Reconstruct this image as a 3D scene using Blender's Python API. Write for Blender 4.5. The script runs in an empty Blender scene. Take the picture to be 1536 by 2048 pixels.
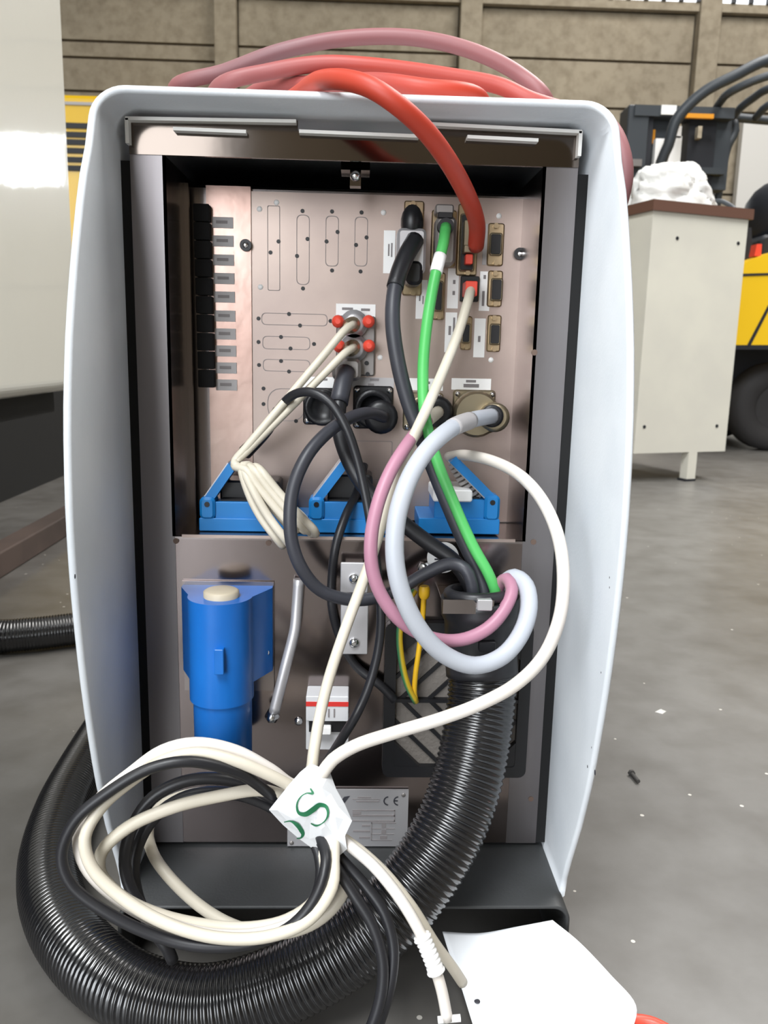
import bpy, math, random
from mathutils import Vector, Matrix, noise
random.seed(7)
sc = bpy.context.scene
COL = sc.collection

# ------------------------------------------------------------------ camera
F, H = 1650.0, 0.46
PITCH, YAW, ROLL = math.radians(11), math.radians(2), math.radians(1.3)
R = Matrix.Rotation(-YAW, 3, 'Z') @ Matrix.Rotation(math.pi/2 - PITCH, 3, 'X') @ Matrix.Rotation(ROLL, 3, 'Z')
CAM = Vector((0, 0, H))
cd = bpy.data.cameras.new('camera'); cam = bpy.data.objects.new('camera', cd); COL.objects.link(cam)
cam.matrix_world = Matrix.Translation(CAM) @ R.to_4x4()
cd.sensor_fit = 'VERTICAL'; cd.sensor_height = 24.0; cd.lens = 24.0*F/2048.0
cd.clip_start = 0.02; cd.clip_end = 200
cd.dof.use_dof = True; cd.dof.focus_distance = 0.56
cd.dof.aperture_fstop = cd.lens/1000/0.0016
sc.camera = cam

# ------------------------------------------------------------------ light
w = bpy.data.worlds.new('world'); sc.world = w; w.use_nodes = True
w.node_tree.nodes['Background'].inputs[0].default_value = (0.86, 0.93, 1.0, 1)
w.node_tree.nodes['Background'].inputs[1].default_value = 1.0

def area(name, loc, target, sx, sy, power, col=(1, 1, 1)):
    l = bpy.data.lights.new(name, 'AREA'); l.shape = 'RECTANGLE'; l.size = sx; l.size_y = sy
    l.energy = power; l.color = col
    o = bpy.data.objects.new(name, l); COL.objects.link(o); o.location = loc
    o.rotation_euler = (Vector(target) - Vector(loc)).to_track_quat('-Z', 'Y').to_euler()
    return o
area('skylight', (-1.8, -3.2, 6.4), (-1.8, -3.2, 0), 2.2, 4.0, 800, (0.95, 0.98, 1.0))
area('skylight', (3.2, 3.2, 6.4), (3.2, 3.2, 0), 2.2, 6.0, 620, (1.0, 0.98, 0.95))
area('gate_daylight', (-4.2, -7.9, 2.6), (-1.0, 0, 1.6), 5.5, 4.6, 640, (0.92, 0.96, 1.0))
vs = sc.view_settings
vs.view_transform = 'Standard'; vs.look = 'None'; vs.exposure = 0.12; vs.gamma = 1.0; vs.use_curve_mapping = False
sc.cycles.use_denoising = True
sc.cycles.max_bounces = 8

# ------------------------------------------------------------------ pixel -> point
def ray(u, v): return R @ Vector(((u-768)/F, -(v-1024)/F, -1.0))
def P(u, v, Y): d = ray(u, v); return CAM + d*(Y/d.y)
def PX(u, v, X): d = ray(u, v); return CAM + d*(X/d.x)
def PZ(u, v, Z): d = ray(u, v); return CAM + d*((Z-H)/d.z)

# ------------------------------------------------------------------ materials
def lin(c):
    return tuple((x/255/12.92 if x <= 10 else ((x/255+0.055)/1.055)**2.4) for x in c)
def mat(name, c, rough=0.5, metal=0.0, c2=None, scale=8.0, bump=0.0, bscale=60.0, coat=0.0, spec=0.5, stretch=None, lo=0.35, hi=0.65):
    m = bpy.data.materials.new(name); m.use_nodes = True
    nt = m.node_tree; b = nt.nodes['Principled BSDF']
    b.inputs['Base Color'].default_value = (*lin(c), 1)
    b.inputs['Roughness'].default_value = rough; b.inputs['Metallic'].default_value = metal
    b.inputs['Coat Weight'].default_value = coat; b.inputs['Coat Roughness'].default_value = 0.06
    b.inputs['Specular IOR Level'].default_value = spec
    if c2 is not None or bump:
        tc = nt.nodes.new('ShaderNodeTexCoord'); mp = nt.nodes.new('ShaderNodeMapping')
        nt.links.new(tc.outputs['Object'], mp.inputs[0])
        if stretch: mp.inputs['Scale'].default_value = stretch
    if c2 is not None:
        n = nt.nodes.new('ShaderNodeTexNoise'); n.inputs['Scale'].default_value = scale; n.inputs['Detail'].default_value = 6
        nt.links.new(mp.outputs[0], n.inputs['Vector'])
        r = nt.nodes.new('ShaderNodeValToRGB')
        r.color_ramp.elements[0].color = (*lin(c), 1); r.color_ramp.elements[0].position = lo
        r.color_ramp.elements[1].color = (*lin(c2), 1); r.color_ramp.elements[1].position = hi
        nt.links.new(n.outputs['Fac'], r.inputs[0]); nt.links.new(r.outputs[0], b.inputs['Base Color'])
    if bump:
        n2 = nt.nodes.new('ShaderNodeTexNoise'); n2.inputs['Scale'].default_value = bscale; n2.inputs['Detail'].default_value = 4
        nt.links.new(mp.outputs[0], n2.inputs['Vector'])
        bp = nt.nodes.new('ShaderNodeBump'); bp.inputs['Strength'].default_value = bump; bp.inputs['Distance'].default_value = 0.01
        nt.links.new(n2.outputs['Fac'], bp.inputs['Height']); nt.links.new(bp.outputs[0], b.inputs['Normal'])
    return m

M = {}
M['cover'] = mat('white_powder_coat', (216, 220, 224), 0.42, c2=(206, 211, 216), scale=14, bump=0.03, bscale=400)
M['steel'] = mat('brushed_stainless', (158, 150, 148), 0.22, 1.0, c2=(142, 134, 132), scale=30, stretch=(1, 1, 0.06))
M['steel_pol'] = mat('mirror_stainless', (94, 86, 80), 0.10, 1.0, bump=0.02, bscale=12)
M['steel_low'] = mat('soft_mirror_stainless', (138, 128, 126), 0.16, 1.0, bump=0.03, bscale=9)
M['matt_black'] = mat('dull_black', (14, 14, 15), 0.9)
M['steel_plate'] = mat('stainless_plate', (182, 165, 156), 0.42, 0.85, c2=(166, 150, 143), scale=12)
M['steel_lip'] = mat('lit_steel_edge', (240, 238, 233), 0.4)  # white colour imitates light caught on the steel edges
M['strip'] = mat('polished_stainless', (184, 162, 152), 0.3, 1.0, c2=(166, 138, 128), scale=9, bump=0.05, bscale=25)
M['dark_in'] = mat('dark_interior', (24, 23, 24), 0.7)
M['base'] = mat('dark_grey_sheet', (60, 61, 62), 0.5, 0.1, c2=(53, 54, 54), scale=20, bump=0.05, bscale=500)
M['black_pl'] = mat('black_plastic', (22, 22, 25), 0.4)
M['black_rub'] = mat('black_rubber', (30, 30, 33), 0.42, c2=(36, 36, 40), scale=30)
M['grey_rub'] = mat('dark_grey_rubber', (58, 59, 66), 0.45, c2=(50, 51, 57), scale=20)
M['hose'] = mat('black_corrugated_plastic', (22, 22, 24), 0.2, spec=0.9)
M['blue'] = mat('blue_plastic', (22, 108, 192), 0.34, c2=(18, 98, 180), scale=18)
M['blue_lt'] = mat('light_blue_plastic', (26, 126, 196), 0.38, c2=(22, 114, 184), scale=18)
M['green'] = mat('green_sheath', (70, 176, 84), 0.42, c2=(88, 186, 100), scale=8)
M['pink'] = mat('mauve_sheath', (180, 128, 148), 0.45, c2=(166, 116, 136), scale=10)
M['grey'] = mat('light_grey_sheath', (186, 190, 198), 0.45, c2=(176, 180, 188), scale=10)
M['white_c'] = mat('white_sheath', (226, 220, 214), 0.42, c2=(216, 208, 198), scale=14)
M['beige_c'] = mat('cream_sheath', (216, 208, 192), 0.45, c2=(198, 190, 172), scale=14)
M['red_pl'] = mat('red_plastic', (222, 74, 56), 0.4)
M['label'] = mat('white_label', (250, 249, 247), 0.5)
M['label_g'] = mat('grey_label', (176, 172, 172), 0.5)
M['ink'] = mat('grey_print', (132, 126, 126), 0.6)
M['ink_d'] = mat('dark_print', (52, 52, 58), 0.6)
M['brass'] = mat('zinc_plate', (178, 158, 128), 0.35, 0.9)
M['chrome'] = mat('bright_screw', (225, 225, 225), 0.2, 1.0)
M['alu'] = mat('aluminium', (196, 194, 196), 0.4, 0.6)
M['cast'] = mat('cast_metal', (150, 145, 142), 0.45, 0.7)
M['olive'] = mat('olive_cadmium', (164, 152, 128), 0.35, 0.85)
M['yellow_w'] = mat('yellow_insulation', (232, 182, 36), 0.45)
M['breaker'] = mat('breaker_grey', (208, 208, 210), 0.45)
M['red_ink'] = mat('red_print', (206, 50, 44), 0.5)
M['green_ink'] = mat('green_print', (34, 112, 74), 0.55)
M['paper'] = mat('white_paper', (238, 240, 242), 0.6, c2=(228, 230, 233), scale=10)
M['filter'] = mat('grey_filter', (112, 106, 100), 0.8, bump=0.2, bscale=300)
M['rust'] = mat('rust', (98, 80, 70), 0.8)
M['frame'] = mat('satin_stainless_frame', (132, 128, 129), 0.36, 0.9, c2=(120, 115, 116), scale=30, stretch=(1, 1, 0.06))
M['beige_pl'] = mat('beige_plastic', (190, 178, 156), 0.5)
M['machine'] = mat('white_gloss_enamel', (240, 240, 231), 0.35, coat=1.0, bump=0.10, bscale=5)
for l_ in list(M['machine'].node_tree.links):
    if l_.to_socket.name == 'Normal' and l_.to_node.type == 'BSDF_PRINCIPLED':
        M['machine'].node_tree.links.new(l_.from_socket, l_.to_node.inputs['Coat Normal'])
M['machine_dark'] = mat('machine_underside', (30, 30, 30), 0.8)
M['skid'] = mat('rusty_skid', (92, 78, 72), 0.75, c2=(72, 62, 58), scale=6)
M['cab'] = mat('cream_enamel', (222, 218, 204), 0.45, c2=(214, 210, 198), scale=5)
M['brown'] = mat('brown_edge', (104, 74, 62), 0.5)
M['fabric'] = mat('white_cloth', (224, 223, 219), 0.8)
M['fl_yellow'] = mat('forklift_yellow', (236, 190, 28), 0.4, coat=0.3)
M['fl_dark'] = mat('forklift_dark', (58, 63, 68), 0.5)
M['fl_black'] = mat('forklift_black', (30, 32, 38), 0.55)
M['tyre'] = mat('tyre_rubber', (48, 46, 46), 0.8, bump=0.2, bscale=60)
M['orange'] = mat('orange_sticker', (226, 150, 32), 0.5)
M['pale'] = mat('pale_door', (204, 202, 197), 0.6)
M['mullion'] = mat('dark_mullion', (52, 54, 58), 0.5)
M['debris'] = mat('debris', (70, 68, 66), 0.7)
M['chip'] = mat('white_chip', (214, 212, 206), 0.7)

# worn red cable: colour follows the "worn" attribute (a faded, dusty length of the sheath)
m = bpy.data.materials.new('red_sheath'); m.use_nodes = True; nt = m.node_tree; b = nt.nodes['Principled BSDF']
at = nt.nodes.new('ShaderNodeAttribute'); at.attribute_name = 'worn'
mx = nt.nodes.new('ShaderNodeMix'); mx.data_type = 'RGBA'
mx.inputs['A'].default_value = (*lin((182, 58, 38)), 1); mx.inputs['B'].default_value = (*lin((140, 102, 106)), 1)
nt.links.new(at.outputs['Fac'], mx.inputs['Factor']); nt.links.new(mx.outputs['Result'], b.inputs['Base Color'])
b.inputs['Roughness'].default_value = 0.5
M['red'] = m

# concrete wall and floor
def concrete(name, ca, cb, cc, scale, rough, speck=False):
    m = bpy.data.materials.new(name); m.use_nodes = True; nt = m.node_tree; b = nt.nodes['Principled BSDF']
    tc = nt.nodes.new('ShaderNodeTexCoord')
    n1 = nt.nodes.new('ShaderNodeTexNoise'); n1.inputs['Scale'].default_value = scale; n1.inputs['Detail'].default_value = 8; n1.inputs['Roughness'].default_value = 0.65
    n2 = nt.nodes.new('ShaderNodeTexNoise'); n2.inputs['Scale'].default_value = scale*14; n2.inputs['Detail'].default_value = 6
    for n in (n1, n2): nt.links.new(tc.outputs['Object'], n.inputs['Vector'])
    r1 = nt.nodes.new('ShaderNodeValToRGB'); r1.color_ramp.elements[0].position = 0.36; r1.color_ramp.elements[1].position = 0.66
    r1.color_ramp.elements[0].color = (*lin(ca), 1); r1.color_ramp.elements[1].color = (*lin(cb), 1)
    nt.links.new(n1.outputs['Fac'], r1.inputs[0])
    mx = nt.nodes.new('ShaderNodeMix'); mx.data_type = 'RGBA'; mx.blend_type = 'MULTIPLY'; mx.inputs['Factor'].default_value = 0.55
    r2 = nt.nodes.new('ShaderNodeValToRGB'); r2.color_ramp.elements[0].position = 0.3; r2.color_ramp.elements[1].position = 0.6
    r2.color_ramp.elements[0].color = (*lin(cc), 1); r2.color_ramp.elements[1].color = (1, 1, 1, 1)
    nt.links.new(n2.outputs['Fac'], r2.inputs[0])
    nt.links.new(r1.outputs[0], mx.inputs['A']); nt.links.new(r2.outputs[0], mx.inputs['B'])
    out = mx.outputs['Result']
    if speck:
        v = nt.nodes.new('ShaderNodeTexVoronoi'); v.inputs['Scale'].default_value = 22; v.inputs['Randomness'].default_value = 1
        nt.links.new(tc.outputs['Object'], v.inputs['Vector'])
        rs = nt.nodes.new('ShaderNodeValToRGB'); rs.color_ramp.interpolation = 'CONSTANT'
        rs.color_ramp.elements[0].color = (1, 1, 1, 1); rs.color_ramp.elements[1].color = (0, 0, 0, 1); rs.color_ramp.elements[1].position = 0.045
        nt.links.new(v.outputs['Distance'], rs.inputs[0])
        m2 = nt.nodes.new('ShaderNodeMix'); m2.data_type = 'RGBA'
        nt.links.new(rs.outputs[0], m2.inputs['Factor']); nt.links.new(out, m2.inputs['A'])
        m2.inputs['B'].default_value = (*lin((196, 192, 184)), 1); out = m2.outputs['Result']
    nt.links.new(out, b.inputs['Base Color'])
    bp = nt.nodes.new('ShaderNodeBump'); bp.inputs['Strength'].default_value = 0.15; bp.inputs['Distance'].default_value = 0.004
    nt.links.new(n2.outputs['Fac'], bp.inputs['Height']); nt.links.new(bp.outputs[0], b.inputs['Normal'])
    b.inputs['Roughness'].default_value = rough
    return m
M['wall'] = concrete('concrete_panel', (142, 132, 114), (158, 147, 127), (196, 190, 182), 0.9, 0.9)
M['wall_dark'] = concrete('concrete_joint', (104, 92, 76), (116, 102, 84), (170, 160, 150), 1.2, 0.9)
M['floor'] = concrete('polished_concrete_floor', (92, 89, 85), (124, 122, 119), (206, 203, 198), 1.1, 0.38, True)
M['ceil'] = mat('roof_sheet', (120, 118, 114), 0.8)
def emit(name, c, s):
    m = bpy.data.materials.new(name); m.use_nodes = True; b = m.node_tree.nodes['Principled BSDF']
    b.inputs['Base Color'].default_value = (0.8, 0.8, 0.8, 1)
    b.inputs['Emission Color'].default_value = (*lin(c), 1); b.inputs['Emission Strength'].default_value = s
    return m
M['daylight'] = emit('daylight_pane', (235, 244, 255), 1.2)
M['added_glow'] = emit('added_glow_pane', (245, 250, 255), 9.0)  # glow of the unseen panel added for the white machine's highlight

# green and yellow striped wire
m = bpy.data.materials.new('green_yellow_insulation'); m.use_nodes = True; nt = m.node_tree; b = nt.nodes['Principled BSDF']
at = nt.nodes.new('ShaderNodeAttribute'); at.attribute_name = 'stripe'
mx = nt.nodes.new('ShaderNodeMix'); mx.data_type = 'RGBA'
mx.inputs['A'].default_value = (*lin((212, 178, 40)), 1); mx.inputs['B'].default_value = (*lin((64, 128, 84)), 1)
nt.links.new(at.outputs['Fac'], mx.inputs['Factor']); nt.links.new(mx.outputs['Result'], b.inputs['Base Color'])
M['gnd'] = m

# ------------------------------------------------------------------ mesh builder
WLD = {}
class MB:
    def __init__(s): s.v = []; s.f = []; s.attr = None; s.sm = []
    def add(s, vs, fs, smooth=False):
        o = len(s.v); s.v += [tuple(x) for x in vs]
        s.f += [tuple(i+o for i in f) for f in fs]; s.sm += [smooth]*len(fs); return s
    def box(s, a, b, bev=0.0):
        x0, x1 = sorted((a[0], b[0])); y0, y1 = sorted((a[1], b[1])); z0, z1 = sorted((a[2], b[2]))
        if not bev:
            vs = [(x0,y0,z0),(x1,y0,z0),(x1,y1,z0),(x0,y1,z0),(x0,y0,z1),(x1,y0,z1),(x1,y1,z1),(x0,y1,z1)]
            return s.add(vs, [(0,3,2,1),(4,5,6,7),(0,1,5,4),(1,2,6,5),(2,3,7,6),(3,0,4,7)])
        pts = rrect((x0+x1)/2, (z0+z1)/2, x1-x0, z1-z0, bev)
        e = min(bev*0.5, (y1-y0)*0.4)
        pin = rrect((x0+x1)/2, (z0+z1)/2, x1-x0-2*e, z1-z0-2*e, max(bev-e, 1e-5))
        n = len(pts)
        vs = [(p[0], y0, p[1]) for p in pin]+[(p[0], y0+e, p[1]) for p in pts]+[(p[0], y1, p[1]) for p in pts]
        fs = [tuple(range(n))[::-1], tuple(range(2*n, 3*n))]
        for k in range(2):
            for i in range(n):
                j = (i+1) % n; fs.append((k*n+i, k*n+j, (k+1)*n+j, (k+1)*n+i))
        return s.add(vs, fs)
    def prism(s, pts, y0, y1):            # outline in x,z extruded along y
        n = len(pts); vs = [(p[0], y0, p[1]) for p in pts]+[(p[0], y1, p[1]) for p in pts]
        fs = [tuple(range(n))[::-1], tuple(range(n, 2*n))]+[(i, (i+1) % n, n+(i+1) % n, n+i) for i in range(n)]
        return s.add(vs, fs)
    def prism_z(s, pts, z0, z1, smooth=False):          # outline in x,y extruded along z
        n = len(pts); vs = [(p[0], p[1], z0) for p in pts]+[(p[0], p[1], z1) for p in pts]
        s.add(vs, [tuple(range(n))[::-1], tuple(range(n, 2*n))])
        return s.add(vs, [(i, (i+1) % n, n+(i+1) % n, n+i) for i in range(n)], smooth)
    def ring(s, pts, wd, y):             # thin flat outline band facing -y
        n = len(pts); c = (sum(p[0] for p in pts)/n, sum(p[1] for p in pts)/n)
        inn = []
        for p in pts:
            dx, dz = p[0]-c[0], p[1]-c[1]; inn.append((p[0]-math.copysign(min(wd, abs(dx)), dx), p[1]-math.copysign(min(wd, abs(dz)), dz)))
        vs = [(p[0], y, p[1]) for p in pts]+[(p[0], y, p[1]) for p in inn]
        return s.add(vs, [(i, (i+1) % n, n+(i+1) % n, n+i) for i in range(n)])
    def lathe(s, prof, origin, axis, n=20, smooth=True):   # prof: (radius, distance along axis)
        ax = Vector(axis).normalized(); t = Vector((0, 0, 1)) if abs(ax.z) < 0.9 else Vector((1, 0, 0))
        a = ax.cross(t).normalized(); c = ax.cross(a); o = Vector(origin); vs = []; fs = []
        for r, h in prof:
            for i in range(n):
                q = 2*math.pi*i/n; vs.append(o+ax*h+(a*math.cos(q)+c*math.sin(q))*r)
        for k in range(len(prof)-1):
            for i in range(n):
                j = (i+1) % n; fs.append((k*n+i, k*n+j, (k+1)*n+j, (k+1)*n+i))
        s.add(vs, fs, smooth)
        return s.add([vs[i] for i in range(n)]+[vs[-n+i] for i in range(n)], [tuple(range(n))[::-1], tuple(range(n, 2*n))])
    def cyl(s, origin, axis, r, h, n=20): return s.lathe([(r, 0), (r, h)], origin, axis, n)
    def tube(s, pts, r, n=10, attr=None, twist=0.0, cap=True):
        """pts: dense points; r: number or list"""
        pts = [Vector(p) for p in pts]; m = len(pts)
        rs = r if isinstance(r, (list, tuple)) else [r]*m
        T = []
        for i in range(m):
            d = pts[min(i+1, m-1)]-pts[max(i-1, 0)]; T.append(d.normalized() if d.length > 1e-9 else Vector((0, 0, -1)))
        t = Vector((0, 1, 0)) if abs(T[0].y) < 0.9 else Vector((1, 0, 0))
        a = (t-T[0]*t.dot(T[0])).normalized(); vs = []; fs = []
        for i in range(m):
            a = (a-T[i]*a.dot(T[i])); a.normalize(); c = T[i].cross(a)
            for k in range(n):
                q = 2*math.pi*k/n; vs.append(pts[i]+(a*math.cos(q)+c*math.sin(q))*rs[i])
        for i in range(m-1):
            for k in range(n):
                j = (k+1) % n; fs.append((i*n+k, i*n+j, (i+1)*n+j, (i+1)*n+k))
        if attr is not None:
            if s.attr is None: s.attr = (attr[0], [])
            for i in range(m):
                for k in range(n): s.attr[1].append(attr[1](i, k))
        s.add(vs, fs, True)
        if cap: s.f += [tuple(range(len(s.v)-m*n, len(s.v)-m*n+n))[::-1], tuple(range(len(s.v)-n, len(s.v)))]; s.sm += [False, False]
        return s
    def ball(s, c, r, n=12, sq=(1, 1, 1)):
        vs = []; fs = []; k = n//2
        for i in range(k+1):
            for j in range(n):
                a = math.pi*i/k; q = 2*math.pi*j/n
                vs.append((c[0]+r*sq[0]*math.sin(a)*math.cos(q), c[1]+r*sq[1]*math.sin(a)*math.sin(q), c[2]+r*sq[2]*math.cos(a)))
        for i in range(k):
            for j in range(n): fs.append((i*n+j, (i+1)*n+j, (i+1)*n+(j+1) % n, i*n+(j+1) % n))
        return s.add(vs, fs, True)
    def xf(s, fn): s.v = [tuple(fn(Vector(v))) for v in s.v]; return s
    def mesh(s, name, m):
        me = bpy.data.meshes.new(name); me.from_pydata(s.v, [], s.f); me.materials.append(M[m] if isinstance(m, str) else m)
        me.polygons.foreach_set('use_smooth', s.sm)
        if s.attr:
            at = me.attributes.new(s.attr[0], 'FLOAT', 'POINT'); at.data.foreach_set('value', s.attr[1][:len(s.v)]+[0.0]*(len(s.v)-len(s.attr[1])))
        me.update(); return me
    def build(s, name, m, parent=None):
        return link(name, s.mesh(name, m), parent)
def link(name, me, parent=None, loc=None):
    o = bpy.data.objects.new(name, me); COL.objects.link(o)
    wl = Vector(loc) if loc is not None else Vector((0, 0, 0))
    o.location = wl; WLD[o] = wl
    if parent is not None:
        o.parent = parent; o.matrix_parent_inverse = Matrix.Translation(-WLD[parent])
    return o
def tag(o, label, cat, group=None):
    o['label'] = label; o['category'] = cat
    if group: o['group'] = group
    return o
def struct(o, label=None):
    o['kind'] = 'structure'
    if label: o['label'] = label
    return o
def thing(name, loc, label, cat, group=None):
    o = bpy.data.objects.new(name, None); COL.objects.link(o); o.empty_display_size = 0.05
    o.location = loc; WLD[o] = Vector(loc)
    return tag(o, label, cat, group)
def rrect(cx, cz, wd, ht, r, k=4):
    r = min(r, wd/2-1e-6, ht/2-1e-6); pts = []
    for sx, sz, a0 in ((1, 1, 0), (-1, 1, 90), (-1, -1, 180), (1, -1, 270)):
        for i in range(k+1):
            a = math.radians(a0+90*i/k); pts.append((cx+sx*(wd/2-r)+r*math.cos(a), cz+sz*(ht/2-r)+r*math.sin(a)))
    return pts
def spline(pts, step=0.004):
    """Catmull-Rom through points, evenly dense"""
    p = [Vector(q) for q in pts]; p = [p[0]*2-p[1]]+p+[p[-1]*2-p[-2]]; out = []; par = []
    for i in range(1, len(p)-2):
        a, b, c, d = p[i-1:i+3]; n = max(2, int((c-b).length/step))
        t0 = 0.0; t1 = max((b-a).length, 1e-6)**.5; t2 = t1+max((c-b).length, 1e-6)**.5; t3 = t2+max((d-c).length, 1e-6)**.5
        for k in range(n):
            t = t1+(t2-t1)*k/n
            A1 = a*((t1-t)/(t1-t0))+b*((t-t0)/(t1-t0)); A2 = b*((t2-t)/(t2-t1))+c*((t-t1)/(t2-t1)); A3 = c*((t3-t)/(t3-t2))+d*((t-t2)/(t3-t2))
            B1 = A1*((t2-t)/(t2-t0))+A2*((t-t0)/(t2-t0)); B2 = A2*((t3-t)/(t3-t1))+A3*((t-t1)/(t3-t1))
            out.append(B1*((t2-t)/(t2-t1))+B2*((t-t1)/(t2-t1))); par.append(i-1+k/n)
    out.append(p[-2]); par.append(len(p)-3)
    return out, par
def path(lst):
    """mix of (u, v, Y) pixels with their depth and plain ('w', x, y, z) points"""
    return [Vector(q[1:4]) if q[0] == 'w' else P(*q[:3]) for q in lst]
def prect(u0, v0, u1, v1, Y):
    """world x,z rectangle on plane y=Y for a pixel rectangle"""
    a = P((u0+u1)/2, (v0+v1)/2, Y); l = P(u0, (v0+v1)/2, Y); r = P(u1, (v0+v1)/2, Y); t = P((u0+u1)/2, v0, Y); bt = P((u0+u1)/2, v1, Y)
    return a.x, a.z, r.x-l.x, t.z-bt.z
def pbox(mb, u0, v0, u1, v1, Y0, Y1, bev=0.0):
    cx, cz, wd, ht = prect(u0, v0, u1, v1, Y0)
    return mb.box((cx-wd/2, Y0, cz-ht/2), (cx+wd/2, Y1, cz+ht/2), bev)

# ================================================================== SETTING
fl = MB().box((-10, -8, -0.1), (10, 9.2, 0)).build('floor', 'floor'); struct(fl)
YW = 8.5
wb = MB().box((-10, YW, 0), (10, YW+0.3, 6.6)).build('wall_back', 'wall_dark'); struct(wb)
zw = lambda u, v: P(u, v, YW).z
pil = [P(455, 60, YW).x, P(938, 60, YW).x, P(1407, 60, YW).x]
sp = (pil[2]-pil[0])/2
xs = [pil[0]-2*sp, pil[0]-sp, pil[0], pil[1], pil[2], pil[2]+sp, pil[2]+2*sp]
ztop = zw(1290, 29)
for i in range(len(xs)-1):
    x0, x1 = xs[i]+0.10, xs[i+1]-0.10
    up = {1: [zw(250, 121), zw(250, 88)], 2: [zw(700, 133), zw(700, 104)], 3: [zw(1290, 128)], 4: [zw(1500, 135)]}.get(i, [zw(1500, 135)])
    zs = [0.0, 1.0, 2.05, zw(140, 184)]+up+[ztop]
    for a, c in zip(zs[:-1], zs[1:]):
        MB().box((x0+0.012, YW-0.045, a+0.012), (x1-0.012, YW+0.01, c-0.012)).build('panel', 'wall', wb)
for x in xs:
    MB().box((x-0.10, YW-0.16, 0), (x+0.10, YW+0.01, ztop+0.9), 0.01).build('pilaster', 'wall', wb)
MB().box((-10, YW-0.12, ztop), (10, YW+0.01, ztop+0.075)).build('ledge', 'wall', wb)
# clerestory
w1 = MB().box((xs[0], YW-0.11, ztop+0.08), (xs[-1], YW-0.09, ztop+0.85)).build('window_1', 'daylight'); struct(w1, 'row of bright clerestory panes under the roof')
x = xs[0]
while x < xs[-1]:
    MB().box((x-0.02, YW-0.14, ztop+0.076), (x+0.02, YW-0.11, ztop+0.88)).build('mullion', 'mullion', w1); x += 0.165
# pale sliding door, and an unseen glowing panel added to reflect in the machine
cx, cz, wd, ht = prect(1462, 236, 1900, 790, YW-0.2)
d1 = MB().box((cx-wd/2, YW-0.2, 0), (cx+wd/2, YW-0.12, P(1500, 238, YW-0.2).z)).build('door_1', 'pale'); struct(d1, 'pale grey sliding door behind the forklift')
w2 = MB().box((1.45, YW-0.06, 1.95), (2.65, YW-0.04, 2.40)).build('glow_panel', 'added_glow'); struct(w2, 'added unseen glowing panel low in the concrete wall')
for k in range(4):
    MB().box((1.45+k*.4-0.02, YW-0.08, 1.93), (1.45+k*.4+0.02, YW-0.05, 2.42)).build('mullion', 'mullion', w2)  # bars of the added glowing panel
wf = MB(); wf.box((-10.2, -8.2, 0), (-7.2, -8, 6.6)); wf.box((-1.2, -8.2, 0), (10.2, -8, 6.6)); wf.box((-7.2, -8.2, 5.1), (-1.2, -8, 6.6))
struct(wf.build('wall_front', 'wall'))
struct(MB().box((-10.2, -8, 0), (-10, 8.8, 6.6)).build('wall_left', 'wall'))
struct(MB().box((10, -8, 0), (10.2, 8.8, 6.6)).build('wall_right', 'wall'))
struct(MB().box((-10.2, -8, 6.6), (10.2, 8.8, 6.8)).build('ceiling', 'ceil'))

# ================================================================== CONTROLLER CABINET
XL, XR = -0.1712, 0.1650          # outer faces of the white cover
ZT, ZB = 0.6220, 0.0530
YF, YP = 0.610, 0.680             # front of steel frame, face of connector plate
YB = 1.00
cab = thing('control_cabinet', (0, 0.8, 0), 'white steel control cabinet with open stainless back full of connectors, standing on the floor', 'control cabinet')
prof = [(0.60, 0.547), (0.555, 0.521), (0.49, 0.495), (0.443, 0.4815), (0.404, 0.475), (0.352, 0.472), (0.29, 0.4765), (0.22, 0.489), (0.15, 0.510), (0.055, 0.5485)]
prof = [(a, c*1.02) for a, c in prof]
def yfront(z):
    if z >= prof[0][0]: return prof[0][1]+(z-prof[0][0])*0.45
    if z <= prof[-1][0]: return prof[-1][1]
    for i in range(len(prof)-1):
        (za, ya), (zb, yb) = prof[i], prof[i+1]
        if zb <= z <= za:
            t = (z-zb)/(za-zb); p0 = prof[min(i+2, len(prof)-1)][1]; p3 = prof[max(i-1, 0)][1]
            return yb+0.5*t*((ya-p0)+t*((2*p0-5*yb+4*ya-p3)+t*(3*(yb-ya)+p3-p0)))
def ushape(xl, xr, zt, zb, r, nz=28, kx=10):
    pts = [(xl, zb+(zt-r-zb)*i/nz) for i in range(nz)]
    pts += [(xl+r-r*math.cos(a), zt-r+r*math.sin(a)) for a in [math.pi/2*i/8 for i in range(9)]]
    pts += [(xl+r+(xr-xl-2*r)*i/kx, zt) for i in range(1, kx)]
    pts += [(xr-r+r*math.sin(a), zt-r+r*math.cos(a)) for a in [math.pi/2*i/8 for i in range(9)]]
    pts += [(xr, zt-r+(zb-zt+r)*i/nz) for i in range(1, nz+1)]
    return pts
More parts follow.
